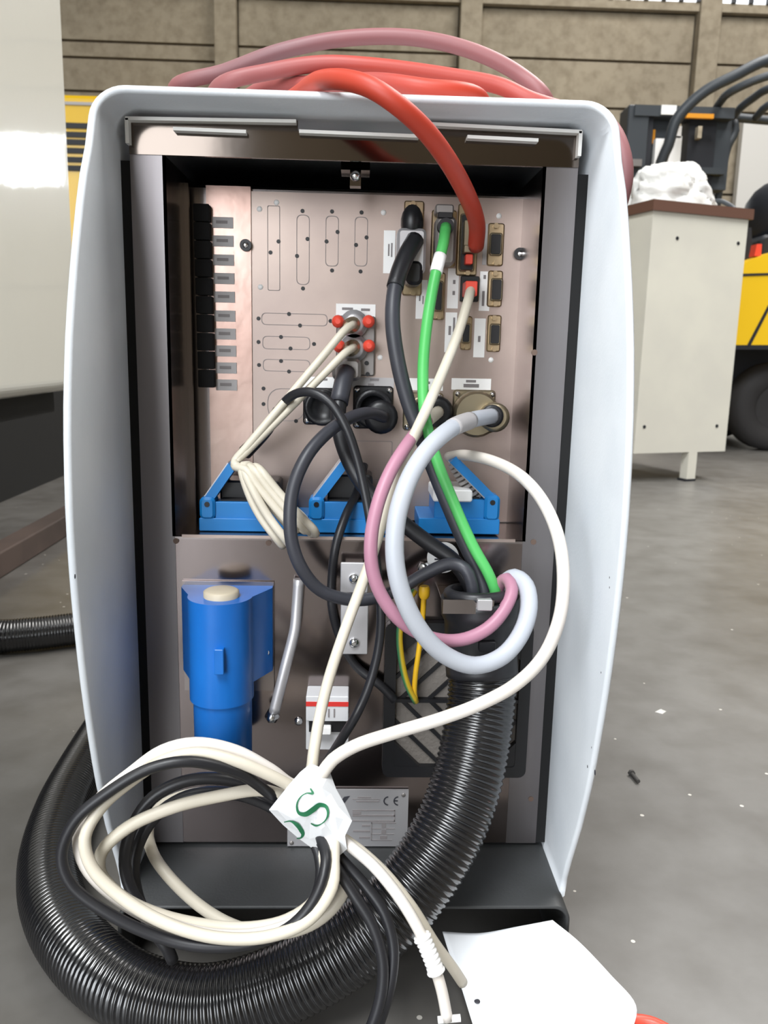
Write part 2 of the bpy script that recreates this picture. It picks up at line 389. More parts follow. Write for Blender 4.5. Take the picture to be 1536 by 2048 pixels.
def sheet(name, m, xl, xr, zt, zb, r, t, yfun, yb, parent):
    o = ushape(xl, xr, zt, zb, r); i_ = ushape(xl+t, xr-t, zt-t, zb, r-t*0.8); n = len(o)
    mb = MB(); e = t*0.3; vs = []
    for q in o: vs.append((q[0], yfun(q[1])+e, q[1]))
    for a, q in zip(o, i_): vs.append((a[0]*.75+q[0]*.25, yfun(a[1]), a[1]*.75+q[1]*.25))
    for a, q in zip(o, i_): vs.append((a[0]*.25+q[0]*.75, yfun(a[1]), a[1]*.25+q[1]*.75))
    for a, q in zip(o, i_): vs.append((q[0], yfun(a[1])+e, q[1]))
    for q in i_: vs.append((q[0], yb, q[1]))
    for q in o: vs.append((q[0], yb, q[1]))
    fs = []
    for k in range(6):
        for j in range(n-1): fs.append((k*n+j, k*n+j+1, ((k+1) % 6)*n+j+1, ((k+1) % 6)*n+j))
    fs += [tuple(k*n for k in range(6))[::-1], tuple(k*n+n-1 for k in range(6))]
    mb.add(vs, fs, True)
    ob = mb.build(name, m, parent)
    return ob
cover = sheet('cover', 'cover', XL, XR, ZT, ZB, 0.021, 0.0050, yfront, YB, cab)
cover['label'] = 'white curved cover sheet'
# little chips in the paint
for (u, v, s) in ((1190, 1545, 5), (1175, 1533, 3), (1219, 1155, 2), (1219, 1175, 2), (1202, 1345, 2), (1183, 1495, 2), (150, 1153, 4)):
    X = XR-0.0050 if u > 700 else XL+0.0050
    c = PX(u, v, X); MB().ball(c, s*0.00033, 8, (0.15, 1, 1.2)).build('paint_chip', 'ink_d', cover)
base = sheet('base', 'base', XL+0.003, XR-0.002, 0.0625, 0.0, 0.012, 0.003, lambda z: 0.536, YB, cab)
base['label'] = 'dark grey folded sheet base'
MB().box((XL+0.004, YB-0.004, 0.06), (XR-0.004, YB, ZT-0.004)).build('rear_panel', 'cover', cab)
MB().box((-0.160, 0.80, 0.063), (0.154, 0.803, 0.605)).build('shade_backing', 'dark_in', cab)  # dark sheet put in for the shade of the deep interior

# -- stainless frame
FL0, FL1, FR1, FR0 = P(266, 500, YF).x, P(335, 500, YF).x, P(1078, 500, YF).x, P(1146, 500, YF).x
zl = P(700, 1078, YF).z                    # top of lower plate / floor of the recess
zh0, zh1 = P(700, 322, YF).z, P(420, 238, YF).z
fr = MB()
fr = MB().prism_z([(FL0, 0.80), (FL0, YF), (FL1, YF), (FL1, YF+.002), (FL0+.002, YF+.002), (FL0+.002, .80)], .066, zh0)
MB().prism_z([(FR0, 0.80), (FR0-.002, .80), (FR0-.002, YF+.002), (FR1, YF+.002), (FR1, YF), (FR0, YF)], .066, zh0).build('frame', 'frame', cab)
frame = fr.build('frame', 'frame', cab); frame['label'] = 'brushed stainless frame'
for (xa, xb) in ((XL+0.0045, FL0+0.001), (FR0-0.001, XR-0.0045)):
    MB().box((xa, YF+0.001, .066), (xb, YF+0.012, zh0-0.004)).build('matt_black', 'matt_black', cab)  # black strips put in for the shade of the frame gap
# header with stepped upper edge
hp = [(FL0, zh0), (FR0, zh0), (FR0, P(1155, 262, YF).z), (P(835, 250, YF).x, P(835, 247, YF).z), (P(835, 250, YF).x, P(835, 270, YF).z), (P(596, 250, YF).x, P(596, 262, YF).z), (P(596, 250, YF).x, P(596, 242, YF).z), (FL0, P(255, 236, YF).z)]
MB().prism(hp, YF-0.001, YF+0.002).build('header', 'steel_pol', cab)
for (a, b_) in (((250, 236), (592, 242)), ((598, 262), (838, 272)), ((833, 246), (1164, 263)), ((346, 257), (492, 263)), ((935, 273), (1077, 280))):
    p, q = P(*a, YF-0.008), P(*b_, YF-0.008); t = 0.0011
    MB().add([(p.x, YF-0.008, p.z-t), (q.x, YF-0.008, q.z-t), (q.x, YF-0.008, q.z+t), (p.x, YF-0.008, p.z+t), (p.x, YF, p.z-t), (q.x, YF, q.z-t), (q.x, YF, q.z+t), (p.x, YF, p.z+t)],
             [(0, 1, 2, 3), (7, 6, 5, 4), (0, 4, 5, 1), (3, 2, 6, 7), (0, 3, 7, 4), (1, 5, 6, 2)]).build('lip', 'steel_lip', cab)
for (u, v0, v1) in ((254, 236, 286), (1161, 262, 312)):
    pbox(MB(), u-4, v0, u+3, v1, YF-0.008, YF).build('lip', 'steel_lip', cab)
# recess walls, floor
rw = MB()
rw.box((FL1-0.002, YF, zl), (FL1, YP+0.02, zh0)); rw.box((FR1, YF, zl), (FR1+0.002, YP+0.02, zh0))
rw.box((FL1, YF, zl-0.002), (FR1, YP+0.02, zl))
rw.build('recess_wall', 'steel', cab)
# strip left of the recess back: fold steps
for (u0, u1, Y) in ((352, 366, YP-0.02), (366, 384, YP-0.01)):
    pbox(MB(), u0, 380, u1, 1066, Y, Y+0.004).build('recess_fold', 'steel', cab)
MB().box((FL1, YP+0.004, zl), (FR1, YP+0.006, P(700, 382, YP).z)).build('recess_back', 'steel', cab)
cp = MB(); cx, cz, wd, ht = prect(503, 388, 1044, 1068, YP); cp.box((cx-wd/2, YP, zl+0.001), (FR1, YP+0.003, P(700, 388, YP).z))
plate = cp.build('connector_plate', 'steel_plate', cab); plate['label'] = 'pinkish stainless plate drilled for connectors'
pbox(MB(), 418, 386, 504, 1066, YP-0.0015, YP+0.003).build('side_plate', 'strip', cab)
pbox(MB(), 1037, 390, 1075, 1066, YP-0.012, YP-0.009).build('side_plate', 'steel', cab)
lp = MB().box((FL1, YF+0.0005, 0.066), (FR1, YF+0.003, zl))
lower = lp.build('lower_plate', 'steel_low', cab)
pbox(MB(), 366, 1074, 1033, 1080, YF-0.0012, YF).build('edge_strip', 'steel_plate', cab)
for (u, v) in ((352, 1082), (537, 1086), (1067, 1084), (1062, 1598), (1069, 705)):
    c = P(u, v, YF-0.0003); MB().cyl((c.x, YF-0.0004, c.z), (0, 1, 0), 0.0022, 0.001, 12).build('rust_spot', 'rust', frame)
# header bracket
bk = MB(); pbox(bk, 682, 318, 740, 340, YF+0.02, YF+0.045); pbox(bk, 700, 336, 722, 372, YF+0.02, YF+0.03)
br = bk.build('latch_bracket', 'steel_pol', cab); c = P(711, 352, YF+0.02); MB().ball(c, 0.004).build('screw', 'chrome', br)

# -- black terminal column with labels
for i, v in enumerate((424, 461, 498, 535, 572, 609, 646, 683, 720, 757)):
    du = i*1.1
    pbox(MB(), 386+du, v-17, 418+du, v+18, YP-0.010, YP, 0.001).build('terminal_block', 'matt_black', cab)
for i, v in enumerate((445, 482, 520, 557, 594, 632, 668, 702, 736, 770)):
    du = i*0.9
    lb = pbox(MB(), 424+du, v-11, 466+du, v+11, YP-0.0022, YP-0.0014).build('marker_label', 'label_g', cab)
    pbox(MB(), 432+du, v-4, 455+du, v+2, YP-0.0024, YP-0.0021).build('print', 'ink', lb)

# -- punched outlines, holes, rivets on the plate
def hole(u, v, r=4.0):
    c = P(u, v, YP); MB().cyl((c.x, YP-0.0004, c.z), (0, 1, 0), r*0.0004, 0.001, 12).build('hole', 'black_pl', plate)
def outline(u0, v0, u1, v1, r):
    cx, cz, wd, ht = prect(u0, v0, u1, v1, YP)
    MB().ring(rrect(cx, cz, wd, ht, r*0.0004), 0.00042, YP-0.0003).build('punched_outline', 'ink', plate)
for q in ((535, 412, 560, 582, 3), (593, 430, 619, 570, 9), (651, 432, 677, 533, 8), (709, 434, 735, 533, 8), (523, 627, 655, 651, 8), (525, 673, 620, 699, 8), (526, 719, 620, 743, 8), (535, 777, 610, 842, 26), (708, 882, 784, 960, 3)):
    outline(*q)
for q in ((541, 505), (557, 483), (605, 422), (606, 577), (615, 478), (594, 512), (664, 423), (664, 541), (653, 483), (675, 464), (723, 425), (721, 543), (712, 490), (733, 475), (517, 637), (661, 642), (578, 628), (600, 651), (517, 684), (628, 688), (562, 674), (581, 697), (518, 730), (628, 734), (562, 722), (578, 743), (527, 777), (527, 808), (592, 842)):
    hole(*q)
for (u, v) in ((519, 418), (521, 574), (767, 425), (760, 715), (998, 432), (982, 720), (553, 405)):
    c = P(u, v, YP); MB().lathe([(0.0022, 0), (0.0018, 0.0008), (0.0006, 0.0012)], (c.x, YP, c.z), (0, -1, 0), 12).build('rivet', 'label', plate)
for (u, v) in ((491, 490), (1040, 507)):
    c = P(u, v, YP-0.004); o = MB().cyl((c.x, YP-0.001, c.z), (0, -1, 0), 0.0046, 0.003, 18).build('bolt', 'black_pl', plate)
    MB().ball((c.x, YP-0.0042, c.z), 0.0024, 10, (1, .4, 1)).build('bolt_tip', 'chrome', o)

# -- D-shaped sockets
def dsub(u0, v0, u1, v1, i0, j0, i1, j1):
    o = pbox(MB(), u0, v0, u1, v1, YP-0.0025, YP, 0.002).build('connector_socket', 'brass', cab)
    pbox(MB(), i0-3, j0-3, i1+3, j1+3, YP-0.006, YP-0.0025, 0.002).build('shell', 'olive', o)
    pbox(MB(), i0, j0, i1, j1, YP-0.0066, YP-0.0058, 0.0012).build('insert', 'black_pl', o)
    for v in (v0+6, v1-6):
        c = P((u0+u1)/2, v, YP-0.003); MB().cyl((c.x, YP-0.0025, c.z), (0, -1, 0), 0.0022, 0.003, 6).build('jack_screw', 'brass', o)
for q in ((975, 446, 1008, 532, 982, 468, 1002, 508), (975, 541, 1005, 614, 984, 559, 1003, 599), (974, 630, 1002, 704, 982, 650, 999, 687), (921, 632, 944, 700, 926, 649, 939, 684), (866, 545, 890, 640, 871, 564, 884, 620), (862, 420, 912, 534, 876, 440, 900, 515), (806, 402, 846, 592, 814, 425, 838, 570), (914, 408, 956, 552, 922, 430, 948, 540)):
    dsub(*q)
# -- white labels
def sticker(u0, v0, u1, v1, lines=(), m='label'):
    o = pbox(MB(), u0, v0, u1, v1, YP-0.0006, YP).build('sticker', m, cab)
    for (a, c, d, e) in lines: pbox(MB(), a, c, d, e, YP-0.0008, YP-0.0006).build('print', 'ink', o)
sticker(767, 461, 790, 547, [(776, 488, 779, 512), (782, 486, 785, 514)])
sticker(832, 560, 854, 638, [(838, 590, 841, 602), (845, 592, 847, 608)])
sticker(895, 537, 917, 617, [(906, 560, 911, 568), (905, 582, 910, 590)])
sticker(959, 543, 980, 622, [(967, 550, 972, 558), (964, 582, 969, 612)])
sticker(890, 625, 913, 705, [(906, 635, 910, 664), (897, 652, 902, 670)])
sticker(948, 637, 970, 715, [(956, 672, 961, 684)])
sticker(966, 448, 980, 530, (), 'label_g')
sticker(672, 608, 751, 633, [(684, 615, 706, 620), (722, 617, 740, 622)])
sticker(604, 754, 690, 777, [(640, 757, 655, 761)])
sticker(704, 755, 788, 775, [(740, 757, 758, 762), (736, 767, 748, 772)], 'label_g')
sticker(817, 757, 886, 781, [(850, 763, 860, 768)])
sticker(903, 757, 982, 780, [(932, 760, 952, 765), (927, 768, 958, 775)])

# -- circular flange sockets
def circ(u0, v0, u1, v1, m, rr, d, screws=4):
    o = pbox(MB(), u0, v0, u1, v1, YP-0.003, YP, 0.003).build('round_socket', m, cab)
    cx, cz, wd, ht = prect(u0, v0, u1, v1, YP); r = rr
    MB().lathe([(r, 0), (r, d*.5), (r*.94, d*.5), (r*.94, d*.6), (r, d*.62), (r, d), (r*.72, d), (r*.66, d*.55), (0.0005, d*.55)], (cx, YP-0.003, cz), (0, -1, 0), 28).build('shell', m, o)
    for sx in (-1, 1):
        for sz in (-1, 1):
            MB().lathe([(0.0023, 0), (0.0021, 0.0012), (0.0008, 0.0018)], (cx+sx*(wd/2-0.0034), YP-0.003, cz+sz*(ht/2-0.0034)), (0, -1, 0), 10).build('screw', 'chrome', o)
    return o, cx, cz
circ(606, 776, 686, 850, 'black_pl', 0.0145, 0.012)
circ(706, 772, 786, 858, 'black_pl', 0.0155, 0.018)
circ(806, 785, 886, 862, 'olive', 0.0145, 0.014)
circ(905, 780, 990, 866, 'olive', 0.0165, 0.012)

# -- RJ socket
o = pbox(MB(), 921, 552, 958, 603, YP-0.005, YP, 0.001).build('network_socket', 'black_pl', cab)
pbox(MB(), 928, 560, 951, 596, YP-0.0056, YP-0.005).build('opening', 'dark_in', o)

# -- twin coax adapter with red caps
o = pbox(MB(), 672, 632, 750, 752, YP-0.004, YP, 0.002).build('adapter_plate', 'cast', cab)
for v in (652, 700):
    c = P(708, v-4, YP-0.004); MB().lathe([(0.011, 0), (0.011, 0.006), (0.008, 0.006), (0.008, 0.014), (0.0045, 0.014)], (c.x, YP-0.004, c.z), (0, -1, 0), 18).build('barrel', 'alu', o)
for (u, v) in ((676, 643), (737, 643), (679, 693), (738, 692)):
    c = P(u, v, YP-0.016); MB().lathe([(0.0030, -0.013), (0.0030, -0.002), (0.0047, 0), (0.0050, 0.003), (0.0042, 0.0058), (0.002, 0.0072)], (c.x, YP-0.014, c.z), (0, -1, 0), 16).build('red_cap', 'red_pl', o)
for (u, v) in ((733, 726), (735, 748)):
    c = P(u, v, YP); MB().cyl((c.x, YP-0.0042, c.z), (0, -1, 0), 0.0018, 0.001, 10).build('hole', 'black_pl', o)

# -- three blue connector housings with locking levers at the foot of the recess
def housing(u0, u1, lever, right=False, vt=1006):
    yh = 0.628
    hb = MB(); zb_ = P((u0+u1)/2, 1068, yh).z; zb_ = max(zb_, zl+0.0005)
    x0, x1 = P(u0, 1035, yh).x, P(u1, 1035, yh).x
    zt = P((u0+u1)/2, vt, yh).z
    hb.box((x0, yh, zb_), (x1, YP-0.001, zb_+(zt-zb_)*.45), 0.001)
    hb.box((x0+0.012, yh+0.002, zb_+(zt-zb_)*.4), (x1-0.012, YP-0.001, zt), 0.001)
    xe = x1-0.0065 if right else x0+0.0065
    hb.box((xe-0.006, yh-0.001, zb_+(zt-zb_)*.4), (xe+0.006, yh+0.016, zt+0.004), 0.004)
    ob = hb.build('connector_housing', 'blue_lt', cab)
    MB().cyl((xe, yh-0.0014, zt-0.0015), (0, 1, 0), 0.0021, 0.001, 12).build('pivot', 'black_pl', ob)
    if lever:
        a = Vector((xe, yh+0.006, zt+0.001)); e = P(lever[0], lever[1], yh+0.014)
        d = (e-a); n_ = Vector((-d.z, 0, d.x)).normalized()*0.0034
        pts = [a-n_, e-n_, e+n_, a+n_]
        MB().prism([(q.x, q.z) for q in pts], yh+0.002, yh+0.026).build('lever', 'blue_lt', ob)
        MB().prism([(q.x, q.z) for q in (a+n_*1.0, e+n_*1.0, e+n_*1.25, a+n_*1.25)], yh+0.004, yh+0.024).build('lever_spring', 'alu', ob)
    mo = MB().box((x0+0.016, yh+0.006, zt-0.001), (x1-0.016, YP-0.004, zt+0.0012)).build('opening', 'dark_in', ob)
    return ob
housing(398, 615, (468, 928))
housing(616, 806, (694, 918), False, 1006)
housing(838, 1000, (903, 915), True, 1000)
# dark plug bodies parked in the first two housings
pl = MB(); pbox(pl, 440, 962, 560, 1010, 0.645, 0.672, 0.003); pl.build('plug_body', 'black_pl', cab)
pl = MB(); pbox(pl, 655, 950, 745, 1010, 0.645, 0.672, 0.003); pl.build('plug_body', 'black_pl', cab)

# -- blue power inlet with lid
yi = YF
c0 = P(445, 1300, 0.585)
inl = MB()
z1 = P(445, 1196, 0.575).z; z0 = P(445, 1402, 0.572).z
xa, xb = P(370, 1290, yi).x, P(547, 1290, yi).x; rc = 0.0235; yc = 0.581; xc = P(445, 1300, 0.58).x-0.001
prof2 = [(xa, yi), (xa, yi-0.008)]+[(xc+rc*math.cos(a), yc+rc*math.sin(a)) for a in [math.radians(178+i*(178/20)) for i in range(21)]]+[(xb, yi-0.008), (xb, yi)]
inl.prism_z(prof2, z0+0.012, z1, False)
inl.prism_z([(xc+rc*math.cos(2*math.pi*i/40), yc+rc*math.sin(2*math.pi*i/40)) for i in range(40)], z0, z0+0.02, True)
inlet = inl.build('power_inlet', 'blue', cab); inlet['label'] = 'blue plastic power inlet with round cap'
for p in inlet.data.polygons:
    p.use_smooth = abs(p.normal.z) < 0.5 and p.area < 0.0006
MB().lathe([(0.019, -0.046), (0.0213, -0.045), (0.0216, 0.001)], (xc+0.0005, yc, z0), (0, 0, 1), 32).build('plug_sleeve', 'blue', inlet)
MB().lathe([(0.0128, -0.002), (0.0128, 0.004), (0.011, 0.0052), (0.003, 0.0054)], (xc+0.001, yc-0.002, z1), (0, 0, 1), 28).build('round_cap', 'beige_pl', inlet)
pbox(MB(), 428, 1300, 447, 1350, yc-rc-0.005, yc-rc+0.003, 0.0008).build('key_tab', 'blue', inlet)
MB().box((xa-0.0006, yi-0.0022, z1-0.085), (xb+0.0006, yi-0.0002, z1+0.003)).build('gasket', 'steel', inlet)
for (u, v) in ((374, 1308), (531, 1306)):
    c = P(u, v, yi-0.013); MB().lathe([(0.0030, -0.006), (0.0030, 0), (0.0028, 0.0015), (0.0012, 0.0022)], (c.x, yi-(0.0115 if u > 450 else 0.010), c.z), (0, -1, 0), 12).build('screw', 'chrome', inlet)

# -- bent stay rod
rp, _ = spline([P(598, 1158, YF-0.005), P(594, 1215, YF-0.006), P(590, 1258, YF-0.008), P(572, 1330, YF-0.012), P(548, 1425, YF-0.016)])
rod = MB().tube(rp, 0.0042, 12).build('stay_rod', 'alu', cab)
c = P(544, 1434, YF-0.017); bl = MB().lathe([(0.0056, 0), (0.0056, 0.005), (0.0035, 0.0065), (0.0035, 0.009), (0.001, 0.0095)], (c.x, YF-0.012, c.z), (0, -1, 0), 6).build('bolt', 'chrome', rod)
# -- small clamp plates
for (v0, v1, vs_) in ((1126, 1186, 1157), (1209, 1309, 1285)):
    o = pbox(MB(), 681, v0, 736, v1, YF-0.016, YF-0.0135, 0.001).build('clamp_plate', 'alu', cab)
    pbox(MB(), 690, v0+8, 726, v1-8, YF-0.0135, YF).build('spacer', 'cast', o)
    c = P(708, vs_, YF-0.016); MB().lathe([(0.0040, 0), (0.0038, 0.002), (0.0015, 0.0032)], (c.x, YF-0.016, c.z), (0, -1, 0), 12).build('screw', 'chrome', o)
# -- earth sticker and stud
c = P(886, 1115, YF-0.0004); es = MB().cyl((c.x, YF-0.0006, c.z), (0, 1, 0), 0.0122, 0.0006, 32).build('earth_sticker', 'label', cab)
for k, hw in enumerate((0.0065, 0.0042, 0.002)):
    MB().box((c.x-hw, YF-0.0009, c.z-0.002-k*0.003), (c.x+hw, YF-0.0006, c.z-0.0008-k*0.003)).build('mark', 'ink_d', es)
MB().box((c.x-0.0006, YF-0.0009, c.z-0.002), (c.x+0.0006, YF-0.0006, c.z+0.007)).build('mark', 'ink_d', es)
c = P(848, 1136, YF); MB().lathe([(0.0052, 0), (0.0052, 0.004), (0.003, 0.004), (0.003, 0.010), (0.001, 0.0105)], (c.x, YF, c.z), (0, -1, 0), 6).build('earth_stud', 'chrome', cab)
c = P(597, 1442, YF); MB().lathe([(0.0035, 0), (0.003, 0.002), (0.001, 0.003)], (c.x, YF, c.z), (0, -1, 0), 10).build('screw', 'chrome', cab)

# -- circuit breaker
yb_ = YF-0.016
o = pbox(MB(), 612, 1393, 697, 1443, yb_-0.004, YF, 0.001).build('circuit_breaker', 'breaker', cab)
pbox(MB(), 612, 1440, 697, 1500, yb_+0.002, YF, 0.001).build('lower_housing', 'breaker', o)
pbox(MB(), 618, 1440, 692, 1464, yb_-0.001, yb_+0.003).build('switch_slot', 'black_pl', o)
pbox(MB(), 634, 1455, 662, 1470, yb_-0.006, yb_+0.002, 0.001).build('toggle', 'label', o)
pbox(MB(), 612, 1404, 697, 1413, yb_-0.0044, yb_-0.0039).build('stripe', 'red_ink', o)
for u in (656, 667): pbox(MB(), u, 1418, u+3, 1435, yb_-0.0044, yb_-0.0039).build('print', 'ink', o)

# -- fan grille
g0, g1, h0, h1 = 768, 1060, 1250, 1558; yg = YF-0.008
cx, cz, wd, ht = prect(g0, h0, g1, h1, yg)
gr = MB(); out = rrect(cx, cz, wd, ht, 0.006); inn = rrect(cx, cz, wd-0.018, ht-0.018, 0.003); n = len(out)
vsr = [(p[0], yg, p[1]) for p in out]+[(p[0], yg, p[1]) for p in inn]+[(p[0], YF, p[1]) for p in out]+[(p[0], YF, p[1]) for p in inn]
fsr = []
for i in range(n):
    j = (i+1) % n; fsr += [(i, j, n+j, n+i), (i, 2*n+i, 2*n+j, j), (n+i, n+j, 3*n+j, 3*n+i)]
gr.add(vsr, fsr); grille = gr.build('fan_grille', 'black_pl', cab); grille['label'] = 'square black fan grille with grey filter behind'
MB().box((cx-wd/2+0.006, YF-0.002, cz-ht/2+0.006), (cx+wd/2-0.006, YF-0.0005, cz+ht/2-0.006)).build('filter_pad', 'filter', grille)
hw, hh = wd/2-0.0088, ht/2-0.0088
for cc in (0.022, 0.044, 0.066, 0.088):
    for sx in (-1, 1):
        for sz in (-1, 1):
            a = (min(cc, hw), max(0.0, cc-hw)); b2 = (max(0.0, cc-hh), min(cc, hh))
            t = 0.0010
            q = [(cx+sx*a[0]-sx*t, cz+sz*a[1]-sz*t), (cx+sx*a[0]+sx*t, cz+sz*a[1]+sz*t), (cx+sx*b2[0]+sx*t, cz+sz*b2[1]+sz*t), (cx+sx*b2[0]-sx*t, cz+sz*b2[1]-sz*t)]
            MB().prism(q, yg+0.004, YF-0.0015).build('slat', 'black_pl', grille)
MB().box((cx-hw, yg+0.001, cz-0.0014), (cx+hw, YF-0.001, cz+0.0014)).build('slat', 'black_pl', grille)
for sx in (-1, 1):
    for sz in (-1, 1):
        MB().prism([(cx+sx*hw, cz+sz*hh), (cx+sx*(hw-0.021), cz+sz*hh), (cx+sx*hw, cz+sz*(hh-0.021))], yg+0.0005, YF-0.001).build('corner_gusset', 'black_pl', grille)

# -- rating plate
npl = pbox(MB(), 575, 1580, 816, 1693, YF-0.0022, YF-0.0004).build('rating_plate', 'alu', cab); npl['label'] = 'aluminium rating plate with CE mark'
yn = YF-0.0026
def nb(u0, v0, u1, v1, m='ink'): pbox(MB(), u0, v0, u1, v1, yn, yn+0.0005).build('print', m, npl)
for q in ((705, 1620, 790, 1622), (705, 1630, 790, 1633), (705, 1641, 790, 1643), (788, 1620, 790, 1643), (742, 1645, 792, 1647), (742, 1657, 790, 1658), (742, 1668, 788, 1669), (742, 1680, 784, 1681), (742, 1645, 744, 1681), (724, 1650, 740, 1653), (706, 1661, 740, 1664), (718, 1674, 740, 1677), (763, 1648, 772, 1655), (763, 1660, 772, 1667), (760, 1672, 774, 1678), (705, 1624, 722, 1629), (705, 1598, 760, 1599), (712, 1602, 758, 1604), (715, 1594, 742, 1596)): nb(*q)
s_ = 0.00040
def arcstroke(u, v, r, a0, a1, wd_, extra=None):
    c = P(u, v, yn); k = 12; vs_ = []; fs_ = []
    for i in range(k+1):
        a = math.radians(a0+(a1-a0)*i/k)
        for rr in (r-wd_/2, r+wd_/2):
            vs_.append((c.x+math.cos(a)*rr, yn, c.z+math.sin(a)*rr))
    for i in range(k): fs_.append((2*i, 2*i+1, 2*i+3, 2*i+2))
    mb = MB().add(vs_, fs_)
    if extra: mb.box((c.x-r, yn, c.z-wd_/2), (c.x-r*0.15, yn+0.0004, c.z+wd_/2))
    mb.build('ce_mark', 'ink_d', npl)
arcstroke(777, 1602, 0.0036, 95, 265, 0.0011); arcstroke(797, 1602, 0.0036, 95, 265, 0.0011, True)
MB().prism([(P(u, v, yn).x, P(u, v, yn).z) for (u, v) in ((680, 1606), (688, 1594), (700, 1592), (692, 1602), (688, 1608))], yn, yn+0.0005).build('logo', 'ink_d', npl)
for (u, v) in ((807, 1590), (583, 1686)):
    c = P(u, v, yn); MB().ball((c.x, yn, c.z), 0.0018, 10, (1, .4, 1)).build('rivet', 'cast', npl)

# -- hose bracket below the bundle
hb = MB(); pbox(hb, 886, 1200, 988, 1228, 0.5455, 0.5475); hb.box((P(888, 1210, .56).x, 0.547, P(900, 1226, 0.548).z), (P(986, 1210, .56).x, YF, P(900, 1226, 0.548).z+0.002))
hbr = hb.build('hose_bracket', 'steel', cab)
pbox(MB(), 955, 1200, 985, 1222, 0.541, 0.547, 0.001).build('clamp_screw', 'alu', hbr)

# ================================================================== CABLES
def tubes(lst, r, n=12, step=0.004, attr=None):
    pts, par = spline(path(lst), step); return pts, par
def cable(name, label, lst, r, m, group=None, n=12, cat='cable', root=None):
    pts, par = spline(path(lst))
    if root is None:
        o = MB().tube(pts, r, n).build(name, m); tag(o, label, cat, group); return o, pts
    return MB().tube(pts, r, n).build('sheath', m, root), pts
def near(pts, u, v):
    best = 0; bd = 1e9
    for i, p in enumerate(pts):
        q = R.transposed() @ (p-CAM); uu = 768+F*q.x/-q.z; vv = 1024-F*q.y/-q.z
        d = (uu-u)**2+(vv-v)**2
        if d < bd: bd = d; best = i
    return best

# corrugated conduit -------------------------------------------------
hr = 0.0252
hp_ = [P(960, 1192, .573), P(961, 1290, .572), P(964, 1380, .566), P(953, 1470, .553), P(934, 1560, .538), P(902, 1650, .523), P(852, 1738, .510), P(780, 1825, .499), P(680, 1905, .490), P(555, 1972, .484), PZ(415, 2010, .028), PZ(285, 1990, .026), PZ(180, 1922, .0262), PZ(113, 1825, .0262), PZ(98, 1725, .0262), PZ(122, 1625, .0262), PZ(160, 1545, .0262), Vector((-.285, 1.0, .0262)), Vector((-.275, 1.15, .0262)), Vector((-.33, 1.265, .0262)), PZ(60, 1268, .0262), PZ(5, 1272, .0262), Vector((-.588, 1.21, .0262)), Vector((-.594, 1.08, .0262)), Vector((-.594, .90, .0262)), Vector((-.59, .6, .0262))]
pts, par = spline(hp_, 0.003)
def resample(pp, step):
    out = [pp[0].copy()]; need = step
    for a, b in zip(pp[:-1], pp[1:]):
        L = (b-a).length; t = need
        while t <= L: out.append(a+(b-a)*(t/L)); t += step
        need = t-L
    return out
pts = resample(pts, 0.0042/6)
ho = thing('corrugated_hose', (0.1, 0.49, 0), 'thick black corrugated hose curling from the bundle clamp across the floor', 'hose')
rr = []; s_acc = 0.0; pitch = 0.0042; cut = 0.055
for i, p in enumerate(pts):
    if i: s_acc += (p-pts[i-1]).length
    ph = (s_acc/pitch) % 1.0
    rr.append(hr-0.0011+0.0011*min(1.0, max(0.0, 0.62+0.75*math.cos(2*math.pi*ph))))
ist = 0; acc = 0
for i in range(1, len(pts)):
    acc += (pts[i]-pts[i-1]).length
    if acc > cut: ist = i; break
MB().tube(pts[ist:], rr[ist:], 28).build('corrugated_sheath', 'hose', ho)
MB().tube(pts[:ist+8:6], [hr+0.0012+(0.002 if i < 4 else 0) for i in range(len(pts[:ist+8:6]))], 28).build('cuff', 'black_rub', ho)
pbox(MB(), 958, 1284, 992, 1304, 0.542, 0.55, 0.001).build('latch', 'black_pl', ho)

BASE = lambda q: (q[0], q[1], 0)
# dark grey cable with boot
r1 = thing('black_power_cable', (0, .6, .3), 'thick charcoal cable with moulded boot beside the green cable', 'cable')
o, p_ = cable('', '', [(830, 480, .650), (808, 520, .632), (790, 575, .618), (785, 640, .607), (795, 720, .603), (815, 800, .602), (845, 880, .600), (880, 970, .594), (918, 1060, .588), (950, 1130, .584), (968, 1180, .58), (968, 1240, .575)], 0.0056, 'grey_rub', root=r1)
k = near(p_, 790, 575); MB().tube(p_[:k+1], [0.0069-0.0006*i/k for i in range(k+1)], 14).build('boot', 'black_rub', r1)
pbox(MB(), 794, 456, 852, 548, .650, .672, 0.004).build('plug', 'alu', r1)
c = P(824, 446, .660); MB().ball(c, 0.0105, 18, (.84, 1, 1.3)).build('plug_hood', 'black_pl', r1)
pbox(MB(), 812, 520, 846, 570, .648, .674, 0.005).build('plug_hood', 'black_pl', r1)
# green
r2 = thing('green_cable', (0, .6, .3), 'bright green cable with white sleeve dropping into the bundle', 'cable')
o, p_ = cable('', '', [(892, 452, .645), (886, 490, .635), (872, 545, .625), (855, 640, .612), (846, 740, .602), (850, 830, .593), (870, 910, .586), (905, 1000, .580), (945, 1090, .575), (978, 1150, .572), (992, 1190, .572), (990, 1250, .572)], 0.0041, 'green', root=r2)
a, b2 = near(p_, 880, 505), near(p_, 868, 553); MB().tube(p_[a:b2], 0.0047, 12).build('marker_sleeve', 'label', r2)
pm = MB(); pbox(pm, 871, 432, 912, 530, .655, .674, 0.004); pbox(pm, 871, 408, 908, 428, .660, .674, 0.002); pm.build('plug', 'cast', r2)
pbox(MB(), 876, 424, 906, 436, .652, .66, 0.001).build('plug_gap', 'black_pl', r2)
c = P(891, 454, .652); MB().cyl((c.x, .656, c.z), (0, -1, 0), 0.0062, 0.008, 16).build('gland', 'black_rub', r2)
